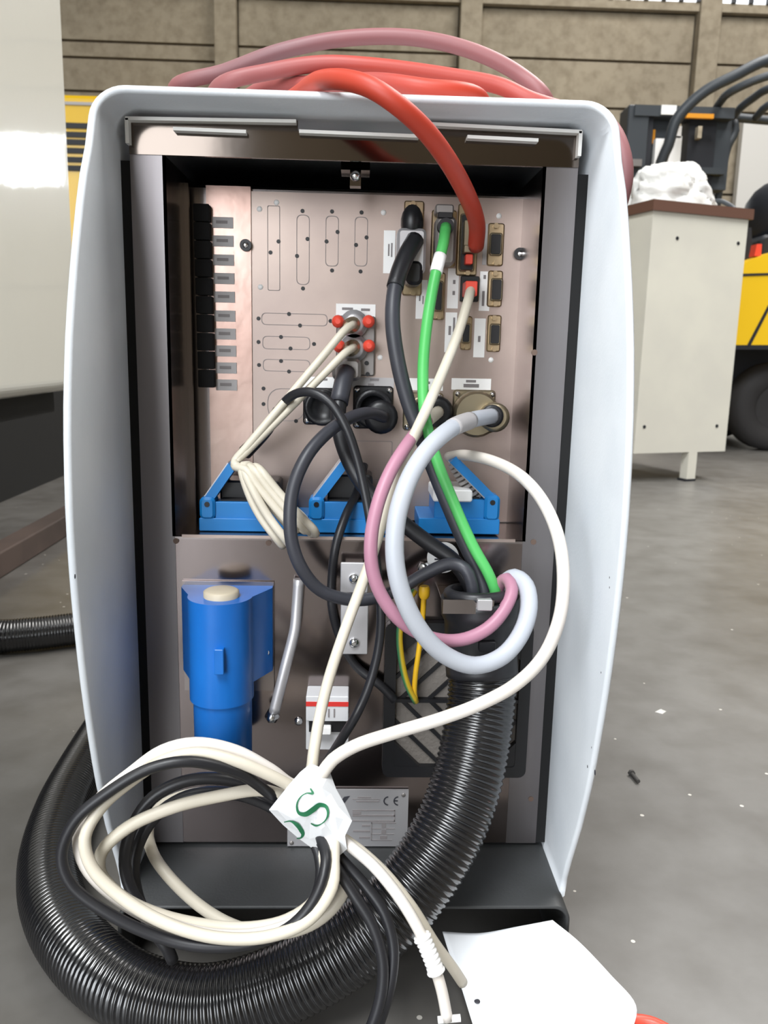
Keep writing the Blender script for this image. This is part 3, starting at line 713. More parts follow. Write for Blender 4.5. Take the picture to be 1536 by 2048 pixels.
# beige network cable
r3 = thing('network_cable', (0, .6, .3), 'cream network cable from the red plug down to the green-lettered tag', 'cable')
coilW2 = [(595, 1592, .480), (520, 1580, .474), (440, 1592, .468), (345, 1615, .460), (255, 1655, .452), (203, 1705, .448), (200, 1745, .446), (245, 1795, .444), (325, 1832, .443), (420, 1852, .443), (500, 1856, .443), (575, 1840, .445), (630, 1800, .452), (652, 1740, .462), (630, 1680, .478), (560, 1620, .492), (470, 1588, .496), (385, 1588, .497), (320, 1615, .497), (296, 1660, .494), (305, 1705, .488), (335, 1750, .478), (400, 1812, .468), (465, 1850, .462), (540, 1868, .458), (620, 1850, .458), (672, 1808, .462), (692, 1765, .468), (680, 1715, .475)]
d_pts = [(942, 577, .660), (936, 602, .645), (915, 670, .630), (885, 745, .610), (852, 820, .580), (815, 900, .574), (785, 980, .570), (764, 1045, .566), (748, 1100, .562), (725, 1165, .552), (690, 1260, .538), (660, 1350, .524), (640, 1430, .510), (628, 1500, .497), (620, 1550, .486)]
o, p_ = cable('', '', d_pts+coilW2, 0.0038, 'beige_c', root=r3)
pbox(MB(), 931, 562, 955, 592, .655, .674, 0.001).build('plug', 'red_pl', r3)
# mauve
r4 = thing('mauve_cable', (0, .6, .3), 'dusty pink cable looping down from a round socket', 'cable')
o, p_ = cable('', '', [(876, 824, .655), (848, 848, .610), (815, 888, .570), (780, 945, .552), (755, 1010, .540), (742, 1080, .532), (745, 1140, .530), (765, 1195, .530), (805, 1245, .531), (860, 1275, .533), (920, 1280, .536), (975, 1257, .541), (1010, 1217, .548), (1024, 1180, .557), (1014, 1158, .567), (1000, 1168, .574), (993, 1205, .577), (985, 1255, .577)], 0.0046, 'pink', root=r4)
k = near(p_, 850, 846); MB().tube(p_[:k], 0.0049, 12).build('end_sleeve', 'beige_c', r4)
c = P(876, 824, .66); MB().lathe([(0.0125, -0.012), (0.0125, 0), (0.010, 0.004), (0.0062, 0.004)], (c.x, .662, c.z), (0, -1, 0), 20).build('plug', 'black_pl', r4)
# light grey
r5 = thing('grey_motor_cable', (0, .55, .3), 'thick light grey cable in a big loop over the hose', 'cable')
o, p_ = cable('', '', [(984, 832, .640), (940, 841, .602), (895, 862, .566), (850, 905, .543), (815, 965, .527), (793, 1040, .517), (790, 1120, .512), (805, 1190, .510), (840, 1260, .512), (890, 1310, .517), (950, 1331, .523), (1005, 1312, .530), (1042, 1267, .538), (1058, 1215, .548), (1052, 1172, .560), (1030, 1154, .570), (1008, 1168, .578), (1000, 1210, .582), (996, 1262, .580)], 0.0061, 'grey', root=r5)
a, b2 = near(p_, 940, 841), near(p_, 902, 858); MB().tube(p_[a:b2], 0.0065, 14).build('marker_sleeve', 'label_g', r5)
c = P(966, 828, .655); pg = MB(); pg.lathe([(0.0185, -0.012), (0.0185, 0), (0.0165, 0.002)], (c.x-0.004, .662, c.z-0.001), (0, -1, 0), 26)
pg.lathe([(0.0115, 0), (0.0115, 0.016), (0.0085, 0.017)], P(984, 832, .662), (0, -1, 0), 22); pg.build('plug', 'olive', r5)
c = P(984, 832, .644); MB().lathe([(0.0088, 0), (0.0088, 0.002), (0.006, 0.0022)], c, (0, -1, 0), 20).build('gland', 'black_rub', r5)
# white cable with the big loop, continuing into the coil and out to the strain relief
r6 = thing('white_cable', (0, .5, .2), 'white cable sweeping past the right cover panel into the tagged coil', 'cable')
g_pts = [(897, 914, .648), (925, 910, .630), (985, 922, .598), (1045, 955, .562), (1090, 1010, .533), (1118, 1080, .513), (1127, 1160, .500), (1118, 1240, .492), (1085, 1315, .488), (1030, 1370, .487), (960, 1408, .487), (880, 1438, .487), (790, 1465, .486), (710, 1492, .484), (665, 1520, .482), (636, 1555, .478)]
coilW1 = [(590, 1572, .474), (540, 1540, .470), (470, 1503, .466), (390, 1488, .463), (325, 1503, .460), (265, 1545, .457), (195, 1605, .452), (160, 1670, .446), (172, 1730, .442), (235, 1795, .438), (325, 1845, .436), (430, 1872, .435), (535, 1866, .436), (615, 1830, .440), (655, 1770, .447), (662, 1710, .458), (645, 1660, .470)]
o, p_ = cable('', '', g_pts+coilW1, 0.0042, 'white_c', root=r6)
sl = MB()
for k in range(9):
    c = P(908+k*5.0, 925+k*8.5, .642); c2 = P(908+k*5.0+3, 925+k*8.5+5, .642); sl.cyl(c, c2-c, 0.0056, 0.0024, 14)
sl.build('bend_relief', 'label_g', r6)
pbox(MB(), 866, 980, 945, 1004, .625, .668, 0.002).build('plug', 'label', r6)
# coax pair, each wound round the lever
def coax(lbl, v, off, name):
    rr_ = thing(name, (0, .6, .4), lbl, 'cable', 'coax leads')
    A = (690, v+12); B = (470, 922+off)
    L = lambda t, Y: (A[0]+(B[0]-A[0])*t, A[1]+(B[1]-A[1])*t, Y)
    pts_ = [(708, v, .656), (*A, .645), L(.2, .636), L(.45, .624), L(.7, .612), L(.9, .605), (*B, .603), (471, 930+off, .599)]
    for k, (sx_, ex_, ey_) in enumerate(((480, 582, 1056), (496, 606, 1060), (508, 624, 1062))):
        sx_ += off*1.6; ex_ += off*1.6; dy = -off*.0014-k*.0004
        pts_ += [(sx_+(ex_-sx_)*t, 932+(ey_-932)*t+math.sin(t*3.14)*5, yy+dy) for t, yy in ((.05, .598), (.35, .594), (.7, .592), (.97, .593))]
        if k < 2: pts_ += [(ex_+8, ey_+2, .598), (ex_-4, ey_-22, .604), ((sx_+ex_)/2, (932+ey_)/2-4, .605), (sx_+8, 936, .603)]
    pts_ += [(pts_[-1][0]+3, 1068, .598), (pts_[-1][0]-10, 1052, .603), (550, 980, .603), (492+off, 930, .600), (484+off, 936, .595), (497+off*3, 985, .592-off*.0014), (522+off*4, 1035, .590-off*.0014), (556+off*4, 1080, .589-off*.0014), (566+off*4, 1092, .594)]
    cable('', '', pts_, 0.0031, 'beige_c', root=rr_)
    c = P(706, v, .66); MB().lathe([(0.0062, 0), (0.0062, 0.008), (0.0042, 0.010), (0.0036, 0.014)], (c.x, .664, c.z), (-0.3, -1, -0.2), 14).build('plug', 'olive', rr_)
coax('thin cream lead from the upper coax barrel wound round the blue lever', 648, 0, 'coax_lead')
coax('thin cream lead from the lower coax barrel wound round the blue lever', 694, 4, 'coax_lead')
# glossy black cable from first housing
r7 = thing('black_signal_cable', (0, .6, .3), 'glossy black cable arching from the first blue housing down to the tag', 'cable')
o, p_ = cable('', '', [(490, 905, .652), (535, 858, .638), (560, 815, .624), (590, 788, .612), (625, 785, .603), (660, 805, .597), (690, 850, .592), (712, 910, .590), (730, 985, .586), (745, 1070, .579), (755, 1150, .570), (762, 1220, .567), (758, 1290, .566), (740, 1365, .562), (715, 1425, .553), (685, 1475, .535), (655, 1525, .508), (628, 1575, .488), (600, 1600, .484),
   (560, 1598, .478), (480, 1548, .458), (380, 1523, .448), (300, 1537, .444), (220, 1582, .440), (150, 1642, .437), (123, 1712, .434), (143, 1770, .431), (222, 1830, .428), (330, 1878, .427), (410, 1893, .4265), (500, 1888, .428), (585, 1850, .431), (636, 1785, .438), (652, 1720, .450), (640, 1670, .468)], 0.0034, 'black_rub', root=r7)
k = near(p_, 560, 815); MB().tube(p_[:k], [0.0058-0.002*i/k for i in range(k)], 12).build('boot', 'black_rub', r7)
# charcoal cable from black round socket
r8 = thing('charcoal_cable', (0, .6, .3), 'charcoal cable looping left from the black round socket and back to the bundle', 'cable')
cable('', '', [(768, 834, .652), (738, 826, .632), (700, 836, .612), (655, 865, .592), (615, 910, .577), (588, 970, .568), (580, 1030, .563), (585, 1090, .562), (605, 1140, .564), (640, 1180, .570), (690, 1198, .5765), (740, 1198, .582), (795, 1180, .585), (850, 1148, .583), (900, 1128, .578), (930, 1138, .572), (945, 1175, .570), (945, 1240, .570)], 0.0047, 'grey_rub', root=r8)
c = P(762, 834, .66); MB().lathe([(0.0135, -0.006), (0.0135, 0.004), (0.009, 0.006), (0.0056, 0.006)], (c.x, .662, c.z), (0, -1, 0), 20).build('plug', 'black_pl', r8)
# thick black from serial plug
r9 = thing('black_feeder_cable', (0, .6, .3), 'thick matt black cable from the grey serial plug running behind the others', 'cable')
o, p_ = cable('', '', [(692, 742, .658), (684, 775, .645), (676, 830, .633), (686, 890, .624), (716, 955, .614), (760, 1008, .606), (810, 1050, .600), (860, 1088, .596), (905, 1120, .592), (935, 1160, .586), (950, 1200, .582), (952, 1250, .578)], 0.0060, 'black_rub', root=r9)
k = near(p_, 678, 820); MB().tube(p_[:k], [0.0072]*k, 14).build('boot', 'grey_rub', r9)
pbox(MB(), 664, 716, 722, 762, .660, .676, 0.005).build('plug', 'cast', r9)
# black from second housing
cable('black_fan_cable', 'slim black cable from the second blue housing passing behind the clamp plates', [(728, 930, .660), (714, 985, .640), (692, 1030, .616), (672, 1090, .602), (664, 1150, .602), (664, 1215, .602), (680, 1275, .6055), (712, 1332, .6045), (762, 1372, .600), (790, 1400, .5985)], 0.0034, 'black_rub')
# rubber grommet around bundle
rp, _ = spline([P(960+62*math.cos(a), 1186+12*math.sin(a), .573-0.024*math.sin(a)) for a in [2*math.pi*i/24 for i in range(25)]], 0.002)
tag(MB().tube(rp, 0.0042, 10).build('rubber_band', 'black_rub'), 'black rubber band around the cables at the hose mouth', 'band')
# inner coil of black cable
cable('black_coiled_cable', 'black cable coiled inside the white loops under the tag', [(640, 1640, .486), (555, 1600, .482), (470, 1562, .478), (380, 1560, .474), (305, 1595, .470), (262, 1660, .466), (250, 1730, .462), (268, 1790, .458), (320, 1850, .453), (420, 1880, .450), (520, 1876, .450), (600, 1840, .454), (640, 1770, .462), (632, 1690, .474), (570, 1630, .486), (470, 1588, .486), (375, 1592, .484), (305, 1640, .480), (270, 1715, .476), (272, 1780, .470), (300, 1850, .464), (335, 1898, .460), (345, 1920, .462)], 0.0038, 'black_rub')
# tails
r10 = thing('white_tail_lead', (0, .45, .05), 'white lead with ribbed strain relief running from the tag to the floor', 'cable')
o, p_ = cable('', '', [(660, 1655, .474), (695, 1688, .470), (745, 1730, .464), (795, 1790, .456), (835, 1855, .448), (862, 1915, .442), (882, 1975, .438), (895, 2040, .434)], 0.0036, 'white_c', root=r10)
a, b2 = near(p_, 842, 1868), near(p_, 880, 1962); q_ = resample(p_[a:b2], 0.0005)
MB().tube(q_, [0.0046+0.0006*(1 if (i//3) % 2 else 0)+(0.0006 if i < 6 or i > len(q_)-7 else 0) for i in range(len(q_))], 14).build('strain_relief', 'label', r10)
c = P(895, 2040, .434); sl = MB(); sl.cyl(c-Vector((0.006, 0, 0)), (1, 0, 0.1), 0.0022, 0.014, 10); sl.build('cross_tie', 'label', r10)
cable('cream_tail_lead', 'cream lead looped through the tagged coil, its end slipping behind the white sheet', [(600, 1582, .470), (545, 1553, .464), (470, 1522, .458), (395, 1507, .455), (325, 1522, .452), (262, 1562, .448), (203, 1614, .443), (170, 1675, .437), (184, 1735, .433), (250, 1800, .429), (340, 1850, .427), (440, 1876, .426), (540, 1872, .427), (620, 1838, .431), (664, 1775, .440), (668, 1712, .456), (672, 1672, .470), (705, 1690, .473), (765, 1742, .468), (822, 1812, .462), (868, 1885, .462), (905, 1935, .468), (925, 1965, .476)], 0.0036, 'beige_c')
cable('black_tail_lead', 'black lead hanging from the tag in front of the hose, outer one', [(640, 1660, .478), (675, 1710, .472), (725, 1765, .464), (768, 1825, .456), (786, 1890, .450), (782, 1960, .444), (760, 2040, .440), (735, 2100, .436)], 0.0036, 'black_rub', 'black tail leads')
cable('black_tail_lead', 'black lead hanging from the tag in front of the hose, inner one', [(630, 1660, .474), (660, 1715, .466), (705, 1785, .456), (745, 1850, .449), (765, 1920, .443), (762, 1990, .438), (740, 2060, .434), (715, 2110, .432)], 0.0036, 'black_rub', 'black tail leads')
# earth wires
o = thing('yellow_earth_wire', (0, .6, .25), 'thin yellow earth wire with yellow terminal', 'wire')
cable('', '', [(848, 1190, .592), (845, 1240, .594), (838, 1300, .594), (831, 1350, .5955), (829, 1385, .597), (832, 1402, .599)], 0.0021, 'yellow_w', root=o, n=8)
c = P(849, 1172, .590); MB().lathe([(0.0034, 0), (0.0042, 0.002), (0.0042, 0.007), (0.003, 0.0095)], c, (0, 0, -1), 14).build('terminal', 'yellow_w', o)
pts, par = spline(path([(830, 1180, .598), (808, 1215, .594), (799, 1265, .592), (803, 1320, .592), (815, 1370, .594), (832, 1404, .598)]))
ob = MB().tube(pts, 0.0026, 10, attr=('stripe', lambda i, k: 1.0 if k in (6, 7, 8) else 0.0)).build('striped_earth_wire', 'gnd')
tag(ob, 'green and yellow striped earth wire hanging before the fan grille', 'wire')

# red cable coiled on top --------------------------------------------
red = thing('red_cable', (0, .7, ZT), 'thick orange-red cable coiled on the cabinet top and plugged in at the upper right', 'cable')
z0 = ZT+0.0068
rl = [(952, 492, .656, 0), (954, 450, .630, 0), (936, 395, .592, 0), (895, 320, .560, 0), (845, 255, .540, 0), (790, 206, .530, 0), (742, 175, .532, 0), (690, 160, .545, 0), (640, 162, .575, 0.0), ('w', -.045, .63, z0+.008, 0.1), ('w', -.09, .70, z0, 0.3), ('w', -.10, .80, z0, 0.5), ('w', -.04, .88, z0, 0.5), ('w', .05, .88, z0, 0.4), ('w', .10, .80, z0, 0.2), ('w', .095, .70, z0+.003, 0.1), (950, 190, .625, 0), (850, 176, .618, 0.0), (760, 164, .635, 0.3), (650, 168, .68, 0.4), (520, 180, .73, 0.6), ('w', -.14, .80, z0+.014, 0.7), ('w', -.14, .87, z0+.016, 0.8), ('w', -.135, .83, z0+.03, 0.9),
      (350, 176, .77, 0.75), (450, 143, .76, 0.95), (560, 103, .75, 1), (690, 77, .745, 0.85), (830, 76, .74, 0.85), (950, 104, .735, 0.8), (1040, 150, .73, 0.8), (1092, 200, .725, 0.8), ('w', .155, .78, .645, 0.7), ('w', .13, .86, .632, 0.6), ('w', .05, .92, z0+.012, 0.6), ('w', -.06, .91, z0+.012, 0.8), ('w', -.125, .84, .64, 0.9), (440, 172, .70, 0.75), (540, 143, .695, 0.6), (640, 128, .69, 0.35), (740, 132, .685, 0.1), (900, 153, .68, 0.15), (1000, 172, .675, 0.2), (1062, 200, .668, 0.3), ('w', .160, .665, .640, 0.6), ('w', .183, .65, .628, 0.8), ('w', .1945, .64, .596, 0.9), ('w', .191, .65, .555, 0.9), ('w', .188, .70, .48, 0.9), ('w', .182, .80, .38, 0.9), ('w', .186, .90, .22, 0.9), ('w', .20, .97, .06, 0.9), ('w', .23, 1.04, .0066, 0.9), ('w', .30, 1.14, .0066, 0.9)]
pts, par = spline(path(rl), 0.005)
wv = [q[-1] for q in rl]
def worn(i, k):
    t = par[i]; a = int(min(t, len(wv)-2)); return wv[a]+(wv[a+1]-wv[a])*(t-a)
MB().tube(pts, 0.0062, 14, attr=('worn', worn)).build('sheath', 'red', red)
pm = MB(); pbox(pm, 928, 440, 942, 500, .664, .676, 0.001); pbox(pm, 928, 490, 960, 505, .660, .672, 0.001); pm.build('plug', 'olive', red)
pbox(MB(), 931, 508, 946, 528, .664, .676, 0.001).build('plug_latch', 'red_pl', red)
c = P(953, 495, .654); MB().ball(c, 0.003).build('screw', 'chrome', red)

# ================================================================== TAG, SHEET
tg = thing('paper_tag', (-.05, .47, .17), 'crumpled white paper tag with green letters folded round the cable coil', 'tag')
ol = [(578, 1570), (600, 1545), (622, 1527), (660, 1545), (672, 1578), (690, 1610), (704, 1642), (690, 1672), (694, 1698), (676, 1714), (660, 1700), (640, 1709), (618, 1692), (596, 1676), (566, 1650), (538, 1620)]
ctr = (620, 1622)
def ytag(u, v):
    s = ((u-620)*0.75+(v-1620)*0.66); t = ((u-620)*-0.66+(v-1620)*0.75)
    return .4595+0.0000035*t*t+0.0012*math.sin(u*.11)*math.cos(v*.07)+0.00004*abs(s)
mb = MB(); vs_ = []; n = len(ol); rings = 5
for k in range(rings+1):
    for (u, v) in ol:
        a = ctr[0]+(u-ctr[0])*k/rings; b2 = ctr[1]+(v-ctr[1])*k/rings; vs_.append(P(a, b2, ytag(a, b2)))
for k in range(rings+1):
    for (u, v) in ol:
        a = ctr[0]+(u-ctr[0])*k/rings; b2 = ctr[1]+(v-ctr[1])*k/rings; q = P(a, b2, ytag(a, b2)); vs_.append(q+Vector((0, 0.0008 if k < rings else 0.0006, 0)))
fs_ = []; off = (rings+1)*n
for k in range(rings):
    for i in range(n):
        j = (i+1) % n; fs_.append((k*n+i, k*n+j, (k+1)*n+j, (k+1)*n+i)); fs_.append((off+k*n+i, off+(k+1)*n+i, off+(k+1)*n+j, off+k*n+j))
for i in range(n):
    j = (i+1) % n; fs_.append((rings*n+i, rings*n+j, off+rings*n+j, off+rings*n+i))
mb.add(vs_, fs_); sheet_t = mb.build('tag_sheet', 'paper', tg)
def stroke(pp, wds, nm):
    Pp, pr = spline([Vector((q[0], q[1], 0)) for q in pp], 1.2); vs_ = []
    for i, q in enumerate(Pp):
        d = (Pp[min(i+1, len(Pp)-1)]-Pp[max(i-1, 0)]).normalized(); nn = Vector((-d.y, d.x, 0))
        t = pr[i]; a = int(min(t, len(wds)-2)); wv_ = wds[a]+(wds[a+1]-wds[a])*(t-a)
        for s in (-1, 1):
            e = q+nn*s*wv_/2; vs_.append(P(e.x, e.y, ytag(e.x, e.y)-0.0007))
    MB().add(vs_, [(2*i, 2*i+1, 2*i+3, 2*i+2) for i in range(len(Pp)-1)]).build(nm, 'green_ink', tg)
cv = lambda L: [(560+x/5.69, 1560+y/5.69) for (x, y) in L]
stroke(cv([(345, 95), (372, 150), (300, 150), (225, 205), (190, 290), (215, 375), (290, 390), (380, 335), (450, 285), (520, 300), (545, 360), (530, 440), (470, 500), (410, 520), (350, 495)]), [3, 5, 2, 2.5, 3, 6, 10, 11, 9, 7, 5, 3, 2, 4, 2], 'letter')
stroke(cv([(45, 480), (120, 470), (190, 510), (245, 580), (260, 620), (235, 660), (190, 665)]), [1.5, 3, 8, 9, 7, 3, 2], 'letter')

# white sheet
pp = {}
rows = [[(885, 1863, .527), (960, 1866, .530), (1040, 1852, .531), (1105, 1840, .530)],
        [(898, 1905, .518), (985, 1905, .520), (1075, 1895, .522), (1160, 1885, .524)],
        [(918, 1960, .500), (1010, 1962, .503), (1105, 1958, .508), (1222, 1950, .513)],
        [(940, 2030, .480), (1035, 2032, .484), (1140, 2030, .487), (1272, 2010, .500)],
        [(965, 2110, .455), (1060, 2115, .458), (1160, 2112, .460), (1262, 2070, .478)]]
nu, nv = 24, 24
def bez(rows, s, t):
    def cr(L, x):
        x = x*(len(L)-1); i = min(int(x), len(L)-2); f = x-i
        g = lambda k: Vector(L[max(0, min(len(L)-1, k))]) if 0 <= k < len(L) else (Vector(L[0])*2-Vector(L[1]) if k < 0 else Vector(L[-1])*2-Vector(L[-2]))
        a, b, c, d = g(i-1), g(i), g(i+1), g(i+2)
        return b+((c-a)+(a*2-b*5+c*4-d+(b*3-c*3+d-a)*f)*f)*(f*0.5)
    return cr([cr(r_, s) for r_ in rows], t)
vs_ = []
for l in range(2):
    for j in range(nv+1):
        for i in range(nu+1):
            q = bez(rows, i/nu, j/nv); p3 = P(q.x, q.y, q.z); p3.z = max(p3.z, 0.0012); p3 -= Vector((0, 0, 0.0006*l)); vs_.append(p3)
fs_ = []; off = (nu+1)*(nv+1)
for j in range(nv):
    for i in range(nu):
        a = j*(nu+1)+i; fs_.append((a, a+1, a+nu+2, a+nu+1)); fs_.append((off+a, off+a+nu+1, off+a+nu+2, off+a+1))
edge = [i for i in range(nu+1)]+[j*(nu+1)+nu for j in range(1, nv+1)]+[nv*(nu+1)+i for i in range(nu-1, -1, -1)]+[j*(nu+1) for j in range(nv-1, 0, -1)]
for i in range(len(edge)): a, c = edge[i], edge[(i+1) % len(edge)]; fs_.append((a, off+a, off+c, c))
sh = MB().add(vs_, fs_, True).build('paper_sheet', 'paper'); tag(sh, 'blank white plastic sheet leaning against the cabinet base on the floor', 'sheet')
c = bez(rows, 0.08, 0.66); q = P(c.x, c.y, c.z)
MB().ball(q+Vector((0, 0, 0.0006)), 0.0022, 10, (1, 1, .25)).build('punch_hole', 'ink_d', sh)
a = PZ(1238, 2046, .004); c = PZ(1300, 2043, .004)
rp, _ = spline([a+Vector((-.02, -.02, 0)), a, c, c+Vector((.03, -.03, 0))])
tag(MB().tube(rp, 0.0038, 10).build('red_strap', 'red_pl'), 'short red strap lying on the floor beside the white sheet', 'strap')

# ================================================================== BACKGROUND
# white machine on the left, its side wall parallel to the aisle
xm = PZ(157, 781, 0.35).x; ye = PZ(157, 781, 0.35).y
mm = thing('white_machine', (xm-1, 1.4, 0), 'large glossy white machine housing on a rusty skid beyond the left cover panel', 'machine')
mb = MB(); rb = 0.03; sec = [(xm, 2.6)]+[(xm-rb+rb*math.cos(a), 0.35+rb-rb*math.sin(a)) for a in [math.pi/2*i/8 for i in range(9)]]+[(xm-1.8, 0.35), (xm-1.8, 2.6)]
mb.prism(sec, -0.2, ye); body = mb.build('housing', 'machine', mm)  # near end lengthened out of view to keep light off the floor
body.data.polygons.foreach_set('use_smooth', [False]*len(body.data.polygons))
MB().box((xm-1.75, -0.15, 0.30), (xm-0.05, ye-0.03, 0.352)).build('underframe', 'machine_dark', mm)
MB().box((xm-2.4, -0.1, 0), (xm-0.36, 5.0, 0.33)).build('shade_block', 'machine_dark', mm)  # dark box added to stand for the shade under the machine
a = PZ(58, 1122, 0)
MB().box((a.x-0.05, -0.2, 0), (a.x, ye+0.45, 0.052), 0.004).build('skid_rail', 'skid', mm)
MB().box((a.x-1.3, -0.2, 0), (a.x-1.25, ye+0.45, 0.052), 0.004).build('skid_rail', 'skid', mm)
for yy in (1.1, ye-0.06):
    MB().box((a.x-1.3, yy-0.03, 0.05), (a.x-1.24, yy+0.03, 0.31)).build('leg', 'machine_dark', mm)
MB().box((xm-0.13, ye-0.10, 0.335), (xm-0.07, ye-0.03, 0.365)).build('foot_bracket', 'machine_dark', mm)

# yellow machine sliver behind
ym = 6.2; a = P(95, 187, ym); c = P(330, 330, ym)
yl = thing('yellow_machine', ((a.x+c.x)/2, ym+.5, 0), 'yellow industrial vehicle with black grille beyond the cabinet corner', 'vehicle')
MB().box((a.x-.6, ym, 0.5), (c.x, ym+1.6, a.z), 0.05).build('body', 'fl_yellow', yl)
MB().box((a.x-.62, ym-0.01, P(140, 207, ym).z-.01), (c.x+.02, ym, P(140, 207, ym).z+.01)).build('trim', 'label_g', yl)
for k, v in enumerate((250, 268, 283, 300, 318, 335)):
    p1 = P(120, v, ym); MB().box((p1.x-.1, ym-0.012, p1.z-0.02), (p1.x+.9, ym, p1.z+0.015)).build('grille_bar', 'fl_black', yl)
for xx in (a.x-.3, c.x-.3):
    MB().lathe([(0.1, -.12), (0.38, -.12), (0.42, -.06), (0.42, .06), (0.38, .12), (0.1, .12)], (xx, ym+.15, .42), (0, 1, 0), 28).build('wheel', 'tyre', yl)

# cream cabinet with brown top
ft = PZ(1381, 962, 0); ex = Vector((0.947, 0.32, 0)).normalized(); ey = Vector((-0.32, 0.947, 0)).normalized()
cc = thing('cream_cabinet', ft, 'cream metal cabinet with brown top edge standing on a narrow leg by the forklift', 'cabinet')
zb_, zt_ = P(1380, 904, ft.y).z, P(1390, 432, ft.y).z
def obox(mb, s0, s1, t0, t1, z0_, z1_, o=ft):
    m2 = MB().box((s0, t0, z0_), (s1, t1, z1_), 0.0)
    mb.add([Vector((o.x, o.y, 0))+ex*v[0]+ey*v[1]+Vector((0, 0, v[2])) for v in m2.v], m2.f); return mb
obox(MB(), -0.272, 0.152, 0, 0.55, zb_, zt_).build('carcass', 'cab', cc)
obox(MB(), -0.282, 0.164, -0.012, 0.56, zt_, zt_+0.036).build('top', 'brown', cc)
obox(MB(), -0.02, 0.02, 0.0, 0.04, 0.0, zb_).build('leg', 'cab', cc)
obox(MB(), -0.02, 0.02, 0.50, 0.54, 0.0, zb_).build('leg', 'cab', cc)
obox(MB(), -0.03, 0.02, -0.004, 0.04, 0.0, 0.008).build('foot_pad', 'fl_black', cc)
for (s, t) in ((-0.16, 0.90), (0.115, 0.90), (-0.235, 0.115), (0.10, 0.115)):
    z_ = zb_+(zt_-zb_)*t
    p0 = Vector((ft.x, ft.y, z_))+ex*s; MB().cyl(p0+ey*0.002, -ey, 0.0065, 0.004, 12).build('screw_hole', 'fl_black', cc)
# white cloth bundle on top of it
bc = P(1345, 370, ft.y+.18); ztc = zt_+0.036
mb = MB(); nU, nV = 84, 44; vs_ = []
rnd = random.Random(5); pls = []
for k in range(26):
    nrm = Vector((rnd.gauss(0, 1), rnd.gauss(0, 1), abs(rnd.gauss(0, .8)))).normalized(); pls.append((nrm, rnd.uniform(.72, 1.0)))
for j in range(nV+1):
    for i in range(nU):
        a = math.pi*j/nV; q = 2*math.pi*i/nU
        d = Vector((math.sin(a)*math.cos(q), math.sin(a)*math.sin(q), math.cos(a)))
        f = min([h_/max(d.dot(n_), 1e-3) for n_, h_ in pls if d.dot(n_) > 0.05]+[1.18])
        f -= 0.16*max(0.0, 1-abs(noise.noise(d*2.2+Vector((9, 4, 2))))*7)
        f += 0.05*noise.noise(d*6)
        v = Vector((bc.x, bc.y, ztc+0.045))+ex*(d.x*0.215*f-0.01)+ey*(d.y*0.17*f)+Vector((0, 0, d.z*0.165*f))
        if v.z < ztc+0.002: v = Vector((v.x+(v.x-bc.x)*.12, v.y, ztc+0.002+0.004*abs(noise.noise(d*5))))
        vs_.append(v)
for j in range(nV):
    for i in range(nU): mb_f = (j*nU+i, (j+1)*nU+i, (j+1)*nU+(i+1) % nU, j*nU+(i+1) % nU); mb.f.append(mb_f); mb.sm.append(True)
mb.v = [tuple(v) for v in vs_]
tag(mb.build('cloth_bundle', 'fabric'), 'crumpled white cloth bundle lying on the cream cabinet', 'cloth')
rp, _ = spline([P(1425, 404, ft.y+.3), P(1440, 402, ft.y+.28), P(1462, 412, ft.y+.25), P(1474, 424, ft.y+.22)], .01)
tag(MB().tube(rp, 0.009, 10).build('black_tube', 'fl_dark'), 'short black tube lying at the edge of the brown cabinet top', 'tube')

# forklift
yn_, yf_ = 4.02, 4.95
fk = thing('forklift', (P(1600, 800, 4.4).x, 4.5, 0), 'yellow forklift with dark overhead guard and mast behind the cream cabinet', 'forklift')
px = lambda u, v, Y: (P(u, v, Y).x, P(u, v, Y).z)
MB().prism([px(1462, 692, yn_), px(1480, 532, yn_), px(1500, 520, yn_), px(1560, 500, yn_), px(1900, 500, yn_), px(1900, 692, yn_)][::-1], yn_, yf_).build('body', 'fl_yellow', fk)
MB().prism([px(1470, 548, yn_), px(1900, 535, yn_), px(1900, 538, yn_), px(1470, 553, yn_)], yn_-.004, yn_).build('seam', 'fl_black', fk)
MB().prism([px(1493, 692, yn_), px(1536, 610, yn_), px(1541, 612, yn_), px(1500, 692, yn_)], yn_-.004, yn_).build('seam', 'fl_black', fk)
MB().prism([px(1440, 692, yn_+.08), px(1900, 692, yn_+.08), px(1900, 840, yn_+.08), px(1440, 850, yn_+.08)], yn_+.33, yf_-.05).build('chassis', 'fl_black', fk)
MB().prism([px(1466, 690, yn_), px(1900, 690, yn_), px(1900, 699, yn_), px(1466, 699, yn_)], yn_-.002, yn_+.1).build('sill', 'fl_black', fk)
wc = PZ(1548, 903, 0); wr = 0.225
for yy in (wc.y+.0, yf_-.12):
    o = MB().lathe([(0.115, -.07), (0.13, -.085), (wr-.03, -.085), (wr, -.055), (wr, .055), (wr-.03, .085), (0.115, .085)], (wc.x, yy+.08, wr), (0, 1, 0), 40).build('wheel', 'tyre', fk)
    MB().lathe([(0.02, -.055), (0.06, -.045), (0.085, -.02), (0.1, -.055), (0.118, -.065), (0.118, .02)], (wc.x, yy+.08, wr), (0, 1, 0), 28).build('rim', 'fl_dark', o)
    for k in range(6):
        a = k*math.pi/3; MB().cyl((wc.x+.07*math.cos(a), yy+.05, wr+.07*math.sin(a)), (0, -1, 0), 0.012, 0.02, 6).build('wheel_nut', 'fl_black', o)
sx, sz = px(1560, 430, 4.35); MB().ball((sx, 4.45, sz), 0.17, 18, (.72, 1.3, 1.05)).build('seat_back', 'fl_black', fk)
sx, sz = px(1580, 500, 4.35); MB().box((sx-.2, 4.25, sz-.06), (sx+.4, 4.7, sz+.06), .03).build('seat', 'fl_black', fk)
